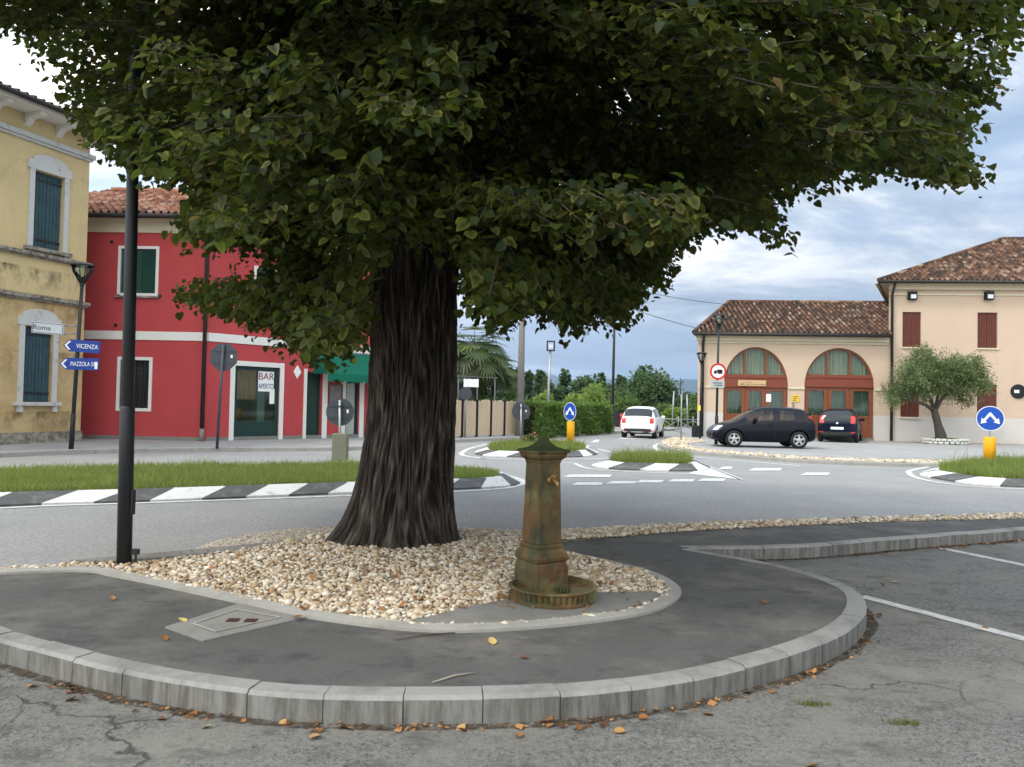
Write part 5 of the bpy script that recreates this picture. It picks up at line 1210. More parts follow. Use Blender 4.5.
# ================================================================== DRINKING FOUNTAIN
ft = thing('drinking_fountain', 'old rusty cast iron drinking fountain with a fluted basin at the gravel edge', 'fountain', (.235, 5.47, WZ + .02))
rot = -math.radians(33.7) + 0.0        # tap face turned to the viewer's right
fz = -(WZ + .02); T = rot + PI / 2
def sq(prof, name, mat): return MB().sqlathe([(h * 1.04, z + fz) for h, z in prof], (0, 0, 0), -rot, 0).build(name, mat, ft)
bz = [(.128, .15), (.133, .2), (.134, .34), (.126, .385), (.118, .395)]
def bevel_obj(o, w):
    b = o.modifiers.new('edge_bevel', 'BEVEL'); b.width = w; b.segments = 2; b.limit_method = 'ANGLE'; return o
bevel_obj(sq(bz, 'base_block', M['iron']), .006)
bevel_obj(sq([(.120, .392), (.131, .40), (.134, .425), (.126, .452), (.112, .475), (.103, .482), (.108, .492), (.108, .508), (.1, .516)], 'base_moulding', M['iron']), .004)
bevel_obj(sq([(.099, .514), (.086, 1.085)], 'shaft', M['iron']), .008)
bevel_obj(sq([(.086, 1.082), (.09, 1.095), (.09, 1.105), (.098, 1.112), (.112, 1.125), (.118, 1.14), (.118, 1.155), (.135, 1.162), (.136, 1.172)], 'capital', M['iron']), .003)
bevel_obj(sq([(.136, 1.171), (.13, 1.179), (.1, 1.187), (.07, 1.2), (.046, 1.222), (.032, 1.245), (.03, 1.256), (.018, 1.263)], 'cap', M['iron_moss']), .004)
nrm = Vector((math.sin(math.radians(33.7)), -math.cos(math.radians(33.7)), 0)); sd = Vector((nrm.y, -nrm.x, 0))
for off, yw in ((nrm, 0), (Vector((-nrm.y * -1, nrm.x * -1, 0)) * 0 + Vector((-math.cos(math.radians(33.7)), -math.sin(math.radians(33.7)), 0)), 1)):
    s_ = Vector((-off.y, off.x, 0)); g = MB()                 # raised rib frame on each visible shaft face
    for a, b, z0, z1 in ((-.062, -.052, .56, 1.03), (.052, .062, .56, 1.03), (-.062, .062, .55, .56), (-.055, .055, 1.03, 1.04)):
        vs = []
        for zz in (z0, z1):
            h = .099 - (zz - .514) * (.013 / .571)
            kk = h / .099
            for x in (a * kk, b * kk): vs += [off * (h - .002) + s_ * x + Vector((0, 0, zz + fz)), off * (h + .003) + s_ * x + Vector((0, 0, zz + fz))]
        g.add(vs, [(0, 1, 3, 2), (4, 6, 7, 5), (0, 4, 5, 1), (2, 3, 7, 6), (1, 5, 7, 3), (0, 2, 6, 4)])
    g.build('shaft_rib', M['iron'], ft)
zt_ = .945 + fz + .02; hh = .092
tp_ = MB(); tp_.lathe([(.03, 0), (.03, .008), (.02, .014)], 16, axis='Y'); 
R_ = Matrix.Translation(nrm * hh + Vector((0, 0, zt_))) @ Matrix.Rotation(math.atan2(nrm.y, nrm.x) - PI / 2, 4, 'Z')
tp_.v = [tuple(R_ @ Vector(v)) for v in tp_.v]
tp_.tube([nrm * hh + Vector((0, 0, zt_)), nrm * (hh + .05) + Vector((0, 0, zt_ + .002)), nrm * (hh + .078) + Vector((0, 0, zt_ - .008)), nrm * (hh + .088) + Vector((0, 0, zt_ - .045))], [.016, .015, .014, .012], 12)
tap = tp_.build('tap', M['brass'], ft)
g = MB(); g.tube([nrm * (hh + .045) + Vector((0, 0, zt_ + .012)), nrm * (hh + .045) + Vector((0, 0, zt_ + .035))], .007, 8); g.tube([nrm * (hh + .045) + sd * -.028 + Vector((0, 0, zt_ + .036)), nrm * (hh + .045) + sd * .028 + Vector((0, 0, zt_ + .036))], .007, 8); g.build('tap_handle', M['brass'], tap)
# round fluted basin
bc = nrm * .15 + Vector((-.005, .0, 0)); BR = .305; n = 176; prof = [(.97, .0), (1.0, .008), (1.0, .02), (.955, .026), (.93, .034), (.955, .092), (1.0, .098), (1.01, .108), (.985, .116), (.93, .116), (.87, .085), (.3, .06), (.0, .058)]
vs, fs = [], []
for i, (k, z) in enumerate(prof):
    for j in range(n):
        a = 2 * PI * j / n; fl = 1.0 + (.065 * (abs(math.sin(a * 22)) - .5) if .93 <= k <= .956 and z > .02 and i in (4, 5) else 0)
        vs.append((bc.x + BR * k * fl * math.cos(a), bc.y + BR * k * fl * math.sin(a), z * .86))
for i in range(len(prof) - 1):
    for j in range(n): fs.append((i * n + j, i * n + (j + 1) % n, (i + 1) * n + (j + 1) % n, (i + 1) * n + j))
g = MB(); g.add(vs, fs); g.build('basin', M['iron'], ft)
g = MB()
for k in range(5): g.box(bc.x + .02 + k * .022, bc.x + .032 + k * .022, bc.y - .09, bc.y + .02, .066, .076)
g.build('drain_grate', M['iron_moss'], ft)

# ================================================================== CARS
from mathutils.bvhtree import BVHTree
def car_proto(name, st, paint_m, lights, wheels, wr, plate_z, badge, label, cat, rear_win, wind, sides, hw, gl_m):
    """st: stations (x, zb, w, zbelt, wbelt, ztop, wtop)"""
    t = thing(name, label, cat)
    bm = bmesh.new(); rings = []; names = ['paint', 'trim', 'windscreen', 'rear_window'] + ['side_window'] * 4
    for x, zb, w, zbl, wb, zt, wt in st:
        half = [(0, zb), (w * .8, zb), (w * .975, zb + .13), (w, (zb + .13) * .4 + zbl * .6), (wb, zbl), (wt, zt - .045), (wt * .62, zt - .005), (0, zt)]
        ring = [bm.verts.new((x, y, z)) for y, z in half] + [bm.verts.new((x, -y, z)) for y, z in half[-2:0:-1]]
        rings.append(ring)
    n = 14
    for i in range(len(st) - 1):
        x0, x1 = st[i][0], st[i + 1][0]; xm = (x0 + x1) / 2
        for j in range(n):
            f = bm.faces.new((rings[i][j], rings[i][(j + 1) % n], rings[i + 1][(j + 1) % n], rings[i + 1][j])); f.smooth = True
            k = j if j < 7 else 13 - j; side = 0 if j < 7 else 1; mi = 0
            if k == 0: mi = 1
            if k in (5, 6):
                if wind[0] < xm < wind[1]: mi = 2
                if rear_win[0] < xm < rear_win[1]: mi = 3
            if k == 4:
                for q, (a, b) in enumerate(sides):
                    if a < xm < b: mi = 4 + q * 2 + side
            f.material_index = mi
    for r, fl in ((rings[0], 1), (rings[-1], 0)):
        # end caps in strips so the subdivision keeps them flat
        for j in range(7):
            a, b = j, j + 1; c, d = (14 - b) % 14, (14 - a) % 14
            q = [r[a], r[b], r[c], r[d]]; q = [v for k, v in enumerate(q) if v not in q[:k]]
            if len(q) >= 3:
                f = bm.faces.new(q if fl else q[::-1]); f.smooth = True
    bmesh.ops.recalc_face_normals(bm, faces=bm.faces)
    me = bpy.data.meshes.new('car_body'); bm.to_mesh(me); bm.free()
    for k in range(8): me.materials.append(paint_m if k == 0 else (M['trim'] if k == 1 else M['car_glass']))
    o = bpy.data.objects.new('car_body_source', me); COL.objects.link(o)
    s = o.modifiers.new('s', 'SUBSURF'); s.levels = 2; s.render_levels = 2
    cs = []
    for x in wheels:
        for sgn in (1, -1):
            c = MB(); c.lathe([(wr + .065, 0), (wr + .065, .5)], 40, (x, sgn * (hw - .27) if sgn > 0 else -(hw - .27) - .5, wr), axis='Y'); c.m = [1] * len(c.f); co = c.build('well', [paint_m, M['trim']]); cs.append(co)
            bo = o.modifiers.new('b', 'BOOLEAN'); bo.operation = 'DIFFERENCE'; bo.object = co; bo.solver = 'EXACT'; bo.material_mode = 'INDEX'
    dg = bpy.context.evaluated_depsgraph_get(); dg.update()
    em = bpy.data.meshes.new_from_object(o.evaluated_get(dg)); 
    for c in cs: bpy.data.objects.remove(c)
    bpy.data.objects.remove(o)
    mats = [paint_m, M['trim'], gl_m, M['car_glass']] + [gl_m] * 4; bmx = bmesh.new(); bmx.from_mesh(em)
    bvh = BVHTree.FromBMesh(bmx)
    groups = {}
    for f in bmx.faces: groups.setdefault(f.material_index if f.material_index < 8 else 1, []).append(f)
    body = None
    for mi in sorted(groups):
        vm, V, F = {}, [], []
        for f in groups[mi]:
            q = []
            for v in f.verts:
                if v.index not in vm: vm[v.index] = len(V); V.append(tuple(v.co - v.normal * (.008 if 2 <= mi <= 7 else 0)))
                q.append(vm[v.index])
            F.append(q)
        g = MB(); g.add(V, F, 0, True)
        nm = {0: 'body', 1: 'underbody', 2: 'windscreen', 3: 'rear_window'}.get(mi, 'side_window')
        ob = g.build(nm, mats[mi] if mi < 8 else M['trim'], t, False)
        if mi == 0: body = ob
        if 2 <= mi <= 7:
            # black rubber surround where the pane meets the paint
            pass
    def patch(nm, mat, y0, y1, z0, z1, dx, shape=None, off=.008, par=None, n=9):
        V, F, idx = [], [], {}
        for a in range(n):
            for b in range(n):
                u_, v_ = a / (n - 1), b / (n - 1)
                if shape: u_, v_ = shape(u_, v_)
                y, z = y0 + (y1 - y0) * u_, z0 + (z1 - z0) * v_
                h = bvh.ray_cast(Vector((3 * dx, y, z)), Vector((-dx, 0, 0)))
                if h[0] is not None: idx[a, b] = len(V); V.append(h[0] + h[1] * (off if h[1].x * dx > 0 else -off))
        for a in range(n - 1):
            for b in range(n - 1):
                q = [(a, b), (a + 1, b), (a + 1, b + 1), (a, b + 1)]
                if all(k in idx for k in q) and max(V[idx[k]].x for k in q) - min(V[idx[k]].x for k in q) < .2: F.append([idx[k] for k in q])
        if F: g = MB(); g.add(V, F, 0, True); return g.build(nm, mat, par or t, False)
    for s in (1, -1):
        a = lights['tail']; patch('taillight', M['tail_red'], s * a[0], s * a[1], a[2], a[3], -1, lights.get('tshape'))
        a = lights['head']; patch('headlight', M['lamp_clear'], s * a[0], s * a[1], a[2], a[3], 1)
        a = lights['refl']; patch('reflector', M['tail_red'], s * a[0], s * a[1], a[2], a[3], -1, None, .006)
    patch('number_plate', M['plate'], -.26, .26, plate_z - .055, plate_z + .055, -1, None, .012)
    pl = patch('rear_valance', M['trim'], -hw * .75, hw * .75, st[0][1] + .02, st[0][1] + .16, -1, None, .005)
    if badge: patch('badge', M['rim'], -.045, .045, badge - .045, badge + .045, -1, lambda u_, v_: ((u_ - .5) * math.sqrt(max(0, 1 - (2 * v_ - 1) ** 2)) + .5, v_), .01)
    patch('front_grille', M['trim'], -.38, .38, .36, .52, 1, None, .008)
    # door seams and handles traced on the flank
    for s in (1, -1):
        def flank(x, z):
            h = bvh.ray_cast(Vector((x, s * 2, z)), Vector((0, -s, 0))); return h[0] + Vector((0, s * .003, 0)) if h[0] is not None else None
        for x in (sides[0][1] + .04, sides[0][0] + .0, ):
            pts = [q for q in (flank(x, .32 + .62 * k / 10) for k in range(11)) if q]
            if len(pts) > 2: MB().tube(pts, .006, 5).build('door_seam', M['black'], t)
        for x in (sides[0][0] + .2, ):
            q = flank(x, .82)
            if q: g = MB(); g.box(x - .09, x + .09, q.y - .012 * s - .02, q.y + .012 * s + .02 * (s > 0), .8, .835, 0, .006); g.build('door_handle', paint_m, t)
        q = flank(sides[-1][1] - .05 if False else max(b for a, b in sides) - .32, .93)
        if q: g = MB(); g.box(q.x - .05, q.x + .06, min(q.y, q.y + s * .2), max(q.y, q.y + s * .2), .93, 1.07, 0, .03); g.build('wing_mirror', paint_m, t)
    for x in wheels:
        for s in (1, -1):
            w = thing('wheel', '', ''); del w['label'], w['category']; w.parent = t; w.location = (x, s * (hw - .125), wr)
            g = MB(); g.lathe([(wr * .66, -.095), (wr * .93, -.1), (wr, -.07), (wr, .07), (wr * .93, .1), (wr * .66, .095)], 40, axis='Y', cap=False); g.build('tyre', M['tyre'], w)
            g = MB(); g.lathe([(wr * .67, -.04), (wr * .67, .04)], 30, axis='Y', mi=1); yo = s * .082
            n_ = 30
            for k in range(n_):
                a0, a1 = 2 * PI * k / n_, 2 * PI * (k + 1) / n_
                g.add([(wr * r_ * math.cos(a), yo + (.006 * s), wr * r_ * math.sin(a)) for r_ in (.68, .58) for a in (a0, a1)], [(0, 1, 3, 2)])
            for k in range(5):
                a = 2 * PI * k / 5 + .3; ca, sa = math.cos(a), math.sin(a)
                g.prism([(wr * (ca * r_ - sa * ww), yo - .004 * s, wr * (sa * r_ + ca * ww)) for r_, ww in ((.1, -.13), (.6, -.1), (.6, .1), (.1, .13))], (0, .012 * s, 0))
            g.lathe([(wr * .2, yo - .005), (wr * .2, yo + .008 * s), (wr * .1, yo + .014 * s)], 16, axis='Y'); g.build('rim', [M['rim'], M['trim']], w)
    bmx.free()
    return t
#        x     zb   w    zbelt wbelt ztop wtop
HATCH = [(-1.99, .30, .76, .74, .72, .82, .60), (-1.96, .27, .80, .82, .77, .93, .66), (-1.90, .24, .83, .95, .78, 1.08, .67), (-1.80, .22, .84, .99, .78, 1.28, .64), (-1.64, .20, .845, 1.0, .785, 1.42, .61),
         (-1.22, .19, .85, .985, .79, 1.475, .6), (-.52, .18, .85, .955, .79, 1.495, .60), (-.40, .18, .85, .95, .79, 1.495, .60), (.05, .18, .85, .935, .79, 1.475, .59), (.32, .18, .85, .925, .79, 1.42, .585), (.7, .18, .85, .915, .785, 1.2, .64), (1.02, .19, .845, .90, .78, 1.0, .69),
         (1.2, .19, .84, .885, .77, .945, .66), (1.6, .20, .82, .80, .74, .85, .60), (1.86, .23, .77, .68, .68, .74, .54), (1.99, .28, .68, .54, .60, .60, .48), (2.02, .32, .60, .46, .54, .52, .42)]
LT = dict(tail=(.54, .72, .84, 1.16), head=(.46, .72, .60, .76), refl=(.55, .72, .42, .47))
HATCH = [(r_[0] * .91, *r_[1:]) for r_ in HATCH]
car1 = car_proto('parked_car', HATCH, M['car_navy'], LT, (1.08, -1.2), .305, .5, .82, 'dark navy hatchback parked sideways on the plaza before the left arch', 'car', (-1.76, -1.5), (.28, .94), ((-.36, .66), (-1.12, -.47)), .85, M['car_glass_clear'])
car1.location = (*ground(759, 446.8, .104)[:2], .106); car1.rotation_euler = (0, 0, math.radians(176))
car1['group'] = 'parked cars'
car2 = car_proto('parked_car', HATCH, M['car_blue'], LT, (1.08, -1.2), .305, .62, .84, 'dark blue hatchback seen from behind before the right arch', 'car', (-1.76, -1.5), (.28, .94), ((-.36, .66), (-1.12, -.47)), .85, M['car_glass_clear'])
p = ground(838, 442.6, .104); car2.location = (p.x + .85, p.y + 1.7, .106); car2.rotation_euler = (0, 0, math.radians(62)); car2['group'] = 'parked cars'
SWIFT = [(-1.82, .30, .76, .72, .73, .80, .62), (-1.80, .27, .80, .82, .77, .92, .68), (-1.74, .24, .83, .93, .79, 1.04, .70), (-1.62, .22, .84, .96, .79, 1.25, .67), (-1.46, .20, .845, .97, .79, 1.43, .65),
         (-1.1, .19, .845, .97, .79, 1.50, .64), (-.42, .18, .845, .96, .79, 1.515, .635), (-.30, .18, .845, .955, .79, 1.515, .635), (.1, .18, .845, .945, .79, 1.5, .625), (.42, .18, .845, .94, .79, 1.43, .62), (.74, .18, .845, .93, .785, 1.22, .66), (1.02, .19, .84, .92, .78, 1.02, .70),
         (1.2, .19, .835, .90, .77, .97, .68), (1.5, .20, .82, .82, .74, .89, .62), (1.72, .23, .77, .70, .68, .78, .56), (1.84, .28, .68, .56, .60, .62, .50), (1.87, .32, .60, .46, .54, .52, .44)]
LS = dict(tail=(.56, .745, .72, .96), head=(.46, .74, .62, .86), refl=(.55, .72, .36, .40))
car3 = car_proto('white_car', SWIFT, M['car_white'], LS, (1.14, -1.22), .30, .56, .84, 'white hatchback driving away along the road beside the hedge', 'car', (-1.70, -1.46), (.42, 1.03), ((-.30, .74), (-1.48, -.42)), .845, M['car_glass'])
p = ground(640, 438.6, 0); car3.location = (p.x + .45, p.y + 1.7, .002); car3.rotation_euler = (0, 0, math.radians(71.5))

# ================================================================== TREES AND PLANTS
def unit(v): return v / np.maximum(1e-9, np.linalg.norm(v, axis=-1, keepdims=True))
def leaf_mesh(name, C, D, Nn, size, mat, parent, detail=True, tone=None, aspect=.9):
    """many leaves: C base points, D tip directions, Nn upper-side normals"""
    n = len(C); D = unit(D); B = unit(np.cross(D, Nn)); Nn = np.cross(B, D); size = np.broadcast_to(size, n)[:, None]
    if detail: T = [(0, 0, 0), (0, .5, -.03), (0, 1.05, -.16), (.27, -.07, .04), (.47, .3, .09), (.33, .7, .0), (-.27, -.07, .04), (-.47, .3, .09), (-.33, .7, .0)]; Fq = [(0, 3, 4, 1), (1, 4, 5, 2), (0, 1, 7, 6), (1, 2, 8, 7)]; rim = [.1, 0, 1, .8, 1, 1, .8, 1, 1]
    else: T = [(0, 0, 0), (.5 * aspect, .5, .07), (0, 1, -.05), (-.5 * aspect, .5, .07)]; Fq = [(0, 1, 2, 3)]; rim = [0, 1, 1, 1]
    k = len(T); V = np.empty((n, k, 3)); curl = RNG.normal(1, .6, (n, 1)) if detail else np.ones((n, 1))
    for i, (a, b, c) in enumerate(T): V[:, i] = C + (B * a + D * b + Nn * c * curl) * size
    F = (np.array(Fq)[None] + (np.arange(n) * k)[:, None, None]).reshape(-1, 4)
    lf = np.ones((n, k, 4)); tn = RNG.random(n) if tone is None else np.clip(tone + RNG.normal(0, .18, n), 0, 1)
    lf[..., 0] = tn[:, None]; lf[..., 1] = np.array(rim)[None]; lf[..., 2] = RNG.random(n)[:, None]
    return np_mesh(name, V.reshape(-1, 3), F, mat, parent, lf.reshape(-1, 4))
def rnd_dirs(n, zb=0.0):
    d = RNG.normal(0, 1, (n, 3)); d[:, 2] += zb; return unit(d)
def crown(name, lobes, n, size, mat, parent, clump=.35, shell=.55, per=26, aspect=.7):
    """leaf clumps through a union of ellipsoids; lobes: ((x,y,z),(rx,ry,rz))"""
    vol = np.array([a[1][0] * a[1][1] * a[1][2] for a in lobes]); nc = max(3, n // per)
    pick = RNG.choice(len(lobes), nc, p=vol / vol.sum()); c0 = np.array([l[0] for l in lobes])[pick]; r0 = np.array([l[1] for l in lobes])[pick]
    d = rnd_dirs(nc); rr = (shell + (1 - shell) * RNG.random(nc) ** .6)[:, None]
    rr *= 1 + .16 * RNG.normal(0, 1, (nc, 1))
    cc = c0 + d * r0 * rr; tn = np.clip(RNG.normal(.42, .2, nc), 0, 1)
    i = np.repeat(np.arange(nc), per); C = cc[i] + RNG.normal(0, clump, (len(i), 3)) * (.45 + .55 * RNG.random((len(i), 1)))
    D = unit(d[i] * .6 + rnd_dirs(len(i)) * .9); Nn = unit(rnd_dirs(len(i), .9) + d[i] * .4)
    return leaf_mesh(name, C, D, Nn, size * RNG.lognormal(0, .25, len(i)), mat, parent, False, tn[i], aspect)
def far_tree(name, label, px, pyt, pyb, wpx, Y, shape, mat, n, size, group=None, cat='tree', z0=0.0, lean=0):
    top = at(px, pyt, Y); b = at(px, pyb, Y); H = top.z - z0; w = wpx * Y / FOC / 2
    t = thing(name, label, cat, (top.x, Y, z0), RNG.uniform(0, 6), group)
    if shape == 'poplar': lobes = [((0, 0, H * .55), (w, w, H * .45)), ((0, 0, H * .3), (w * .9, w * .9, H * .25)), ((0, 0, H * .8), (w * .7, w * .7, H * .2))]; th = H * .5
    elif shape == 'round':
        lobes = [((0, 0, H * .55), (w * .8, w * .8, H * .36))]
        for k in range(7):
            a = k * .9; lobes.append(((w * .5 * math.cos(a), w * .5 * math.sin(a), H * (.38 + .45 * random.random())), (w * .5, w * .5, H * .2)))
        th = H * .6
    else:
        lobes = [((w * random.uniform(-.55, .55), w * random.uniform(-.3, .3), H * random.uniform(.25, .6)), (w * .5, w * .5, H * .38)) for k in range(6)]; th = H * .4
    MB().tube([(0, 0, -.1), (w * .05, 0, th * .5), (0, 0, th)], [max(.08, w * .1), max(.06, w * .07), .04], 8).build('trunk' if shape != 'shrub' else 'stem', M['bark_far'], t)
    crown('crown' if shape != 'shrub' else 'foliage', lobes, n, size, mat, t, w * .16, .5, 22)
    return t
# distant row behind the hedge
rowg = 'trees along the far field'
for px, pyt, w, Y, lab in ((508, 369, 9, 120, 'narrow dark poplar nearest the concrete pole in the far row'), (517, 370, 8, 122, 'narrow dark poplar just left of the concrete pole, second of the far row'), (529, 371, 8, 118, 'slim poplar just right of the concrete pole in the far row'), (540, 369.5, 12, 115, 'tall dense poplar left of the grey lamp post in the far row'),
                           (566, 371, 12, 118, 'tall poplar right of the grey lamp post in the far row'), (601, 374, 9, 125, 'slim pointed poplar left of the tall thin lamp post'), (621.5, 375, 9, 120, 'slim pointed poplar right of the tall thin lamp post')):
    far_tree('poplar_tree', lab, px, pyt, 405, w, Y, 'poplar', M['tree_a'], 2600, .42, rowg)
for px, pyt, w, Y, mt, lab in ((554, 380, 22, 110, 'tree_a', 'low dark bushy tree between the two poplars behind the grey lamp post'), (580, 376, 22, 112, 'tree_a', 'dark round tree behind the blue island sign, second from the tall lamp'), (591, 377, 18, 116, 'tree_a', 'dark round tree rising just left of the slim pointed poplar'), (611, 385, 24, 105, 'tree_a', 'low dark tree behind the tall thin lamp post'),
                               (634, 384, 22, 95, 'tree_b', 'mid green tree left of the big round tree above the white car'), (676, 396, 26, 85, 'tree_a', 'low dark tree right of the big round tree, nearest to it'), (690, 394, 22, 90, 'tree_a', 'low dark tree touching the left corner of the arched building'), (700, 397, 24, 88, 'tree_b', 'low mid green tree hidden partly by the arched building corner')):
    far_tree('field_tree', lab, px, pyt, 408, w, Y, 'round', M[mt], 3200, .36, rowg)
far_tree('big_round_tree', 'big round leafy tree above and behind the white car', 648, 369.5, 425, 54, 72, 'round', M['tree_a'], 12000, .3)
far_tree('small_conifer_tip', 'dark pointed tree top rising over the big round tree', 643, 366, 410, 12, 78, 'poplar', M['tree_a'], 2000, .3)
sg = 'bushes behind the hedge and the road bend'
for px, pyt, pyb, w, Y, mt, lab in ((592, 387, 415, 44, 56, 'tree_c', 'bright green rounded bush rising behind the middle of the hedge'), (572, 395, 415, 30, 58, 'tree_c', 'bright green low bush behind the hedge above the blue sign'), (613, 392, 425, 26, 60, 'tree_b', 'mid green bush behind the tall thin lamp post'), (630, 396, 428, 30, 57, 'tree_b', 'mid green bush right of the hydrant behind the white car'),
                                    (542, 391, 412, 22, 60, 'tree_c', 'bright green bush behind the hedge left of the grey lamp post'), (676, 408, 434, 24, 54, 'tree_c', 'pale green bush behind the railing right of the white car'), (693, 406, 434, 26, 56, 'tree_b', 'mid green bush behind the railing at the building corner'), (662, 405, 432, 26, 58, 'tree_b', 'mid green bush behind the roof of the white car'), (705, 408, 434, 20, 58, 'tree_b', 'mid green bush hidden behind the building corner')):
    far_tree('leafy_bush', lab, px, pyt, pyb, w, Y, 'shrub', M[mt], 4200, .2, sg, 'bush')
# dark garden mass behind the fence
gg = 'garden trees behind the board fence'
for px, pyt, w, Y, mt, lab in ((458, 384, 40, 43, 'tree_a', 'dark garden tree behind the fence beside the big trunk'), (490, 390, 40, 44, 'tree_a', 'dark garden tree behind the fence under the palm head'), (511, 388, 26, 46, 'tree_a', 'dark garden tree behind the right end of the board fence'), (514, 397, 20, 42, 'tree_c', 'pale green shrub behind the fence beside the concrete pole'), (440, 388, 40, 45, 'tree_a', 'dark garden tree hidden behind the big trunk'), (480, 398, 60, 41, 'tree_a', 'low dark shrub row behind the middle of the fence')):
    far_tree('garden_tree', lab, px, pyt, 430, w, Y, 'shrub' if mt == 'tree_c' else 'round', M[mt], 5200, .2, gg)
for px, pyt, pyb, w, Y, lab in ((392, 330, 425, 110, 52, 'tall dark tree behind the awning end of the red house'),):
    far_tree('background_tree', lab, px, pyt, pyb, w, Y, 'round', M['tree_a'], 9000, .32)
# palm: fan leaves on long stalks
def palm(label, px, py, Y, H, R, nf):
    c = at(px, py, Y); t = thing('palm_tree', label, 'palm tree', (c.x, Y, .1), 0, 'fan palms'); hz = c.z - .1
    g = MB(); g.tube([(0, 0, 0), (.03, 0, hz * .5), (0, 0, hz)], [.17, .15, .18], 12); g.build('trunk', M['bark_far'], t)
    V, F, lf = [], [], []; st = MB()
    for i in range(nf):
        az = i * 2.399; el = math.radians(68 - 105 * (i / nf)); d = Vector((math.cos(az) * math.cos(el), math.sin(az) * math.cos(el), math.sin(el)))
        L = R * random.uniform(.42, .6); b = Vector((0, 0, hz)); tip = b + d * L - Vector((0, 0, .12 * L)); st.tube([b, b + d * L * .5, tip], [.022, .016, .012], 5)
        side = d.cross(Vector((0, 0, 1))).normalized(); up = side.cross(d); tone = random.random()
        for k in range(19):
            a = math.radians(-100 + 200 * k / 18); bd = ((d * .62 - up * .78) * math.cos(a) + side * math.sin(a)).normalized(); ln = R * random.uniform(.4, .52) * (1 - .25 * abs(k - 9) / 9)
            w = bd.cross(d * .78 + up * .62).normalized() * .055; droop = -Vector((0, 0, 1)) * ln * random.uniform(.02, .18); o = len(V)
            V += [tip - w * .4, tip + w * .4, tip + bd * ln * .6 + w + droop * .25, tip + bd * ln + droop, tip + bd * ln * .6 - w + droop * .25]
            F += [(o, o + 1, o + 2), (o, o + 2, o + 4), (o + 4, o + 2, o + 3)]; lf += [(tone, .5, random.random(), 1)] * 5
    st.build('leaf_stalk', M['palm'], t); np_mesh('crown', np.array([tuple(v) for v in V]), np.array(F), M['palm'], t, np.array(lf)); return t
palm('fan palm with spreading leaves behind the board fence beside the big trunk', 474, 352, 41.5, 4, 2.6, 40)
palm('smaller fan palm with spiky leaves behind the fence near the concrete pole', 494, 370, 43, 4, 1.9, 34)
# hedge
A_, B_ = ground(526, 437, LZ), ground(612, 431.5, LZ); L = (B_ - A_).length; ang = math.atan2(B_.y - A_.y, B_.x - A_.x)
t = thing('hedge', 'long clipped green hedge along the far pavement left of the white car', 'hedge', (A_.x, A_.y, LZ), ang)
zt = at(545, 403.5, A_.y + 2).z - LZ; n = 26000
P = np.stack([RNG.uniform(1.0, L, n), RNG.uniform(0, 1.2, n), RNG.uniform(.0, zt, n)], 1)
f = RNG.integers(0, 10, n); P[f < 6, 1] = RNG.normal(.06, .06, (f < 6).sum()); P[f >= 8, 2] = RNG.normal(zt - .05, .05, (f >= 8).sum())
P[:, 1] += .12 * np.sin(P[:, 0] * 2.2) * np.cos(P[:, 2] * 3); P[:, 2] *= 1 + .03 * np.sin(P[:, 0] * 1.7)
D = rnd_dirs(n); Nn = unit(rnd_dirs(n) + np.array([0, -.8, .6])); tone = np.array([.42 + .5 * noise.noise((p[0] * 1.6, p[1], p[2] * 2.2)) for p in P])
leaf_mesh('foliage', P, D, Nn, .13 * RNG.lognormal(0, .2, n), M['hedge'], t, False, tone, .7)
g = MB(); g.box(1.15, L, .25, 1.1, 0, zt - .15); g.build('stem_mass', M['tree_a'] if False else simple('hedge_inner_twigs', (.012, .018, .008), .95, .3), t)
# flowering bush on the far middle island
p = at(531, 441, 25.6); far_tree('flower_bush', 'small bush with pink flowers behind the fountain cap on the far island', 531, 433, 445, 15, 25.6, 'shrub', M['tree_b'], 500, .09, None, 'bush', .1)
C = np.array([p.x, 25.6, .35]) + RNG.normal(0, 1, (26, 3)) * np.array([.16, .12, .16])
fl = leaf_mesh('flower', C, rnd_dirs(26, .5), rnd_dirs(26, .5), .07, simple('pink_petals', (.55, .1, .12), .6, .2), None, False); fl['kind'] = 'stuff'
# olive tree in its stone ring
op = ground(938, 444.6, .1); oy = op.y + 1.0; ox = at(938, 441, oy).x
pl = thing('stone_planter', 'low round ring of pale rough stones at the foot of the olive tree', 'planter', (at(945, 441, oy).x, oy, .1))
R = 44 * oy / FOC / 2 - .1
for lay in range(2):
    g = MB(); n = 26
    for k in range(n):
        a = 2 * PI * (k + .5 * lay) / n; w = 2 * PI * R / n * random.uniform(.38, .48); q = MB().box(-w, w, -.11, .11, lay * .12, lay * .12 + .11, 0, .03)
        Rm = Matrix.Translation((R * math.cos(a), R * math.sin(a) * .8, random.uniform(0, .02))) @ Matrix.Rotation(a + PI / 2 + random.uniform(-.1, .1), 4, 'Z'); g.add([Rm @ Vector(v) for v in q.v], q.f)
    g.build('stone_course', M['grey_stone'], pl)
g = MB(); g.lathe([(R - .05, .05), (R - .06, .2), (R * .4, .27), (.01, .28)], 24, sy=.8); g.build('soil', M['soil'], pl)
ot = thing('olive_tree', 'olive tree with grey-green crown and dark leaning trunk before the peach house', 'olive tree', (ox, oy, .32))
k = oy / FOC
def o3(px, py, dy=0): q = at(px, py, oy + dy); return (q.x - ox, dy, q.z - .32)
g = MB(); g.tube([o3(940, 443), o3(941, 436), o3(938, 425), o3(935, 413), o3(934, 409)], [.26, .24, .17, .15, .15], 14); g.build('trunk', M['bark_olive'], ot)
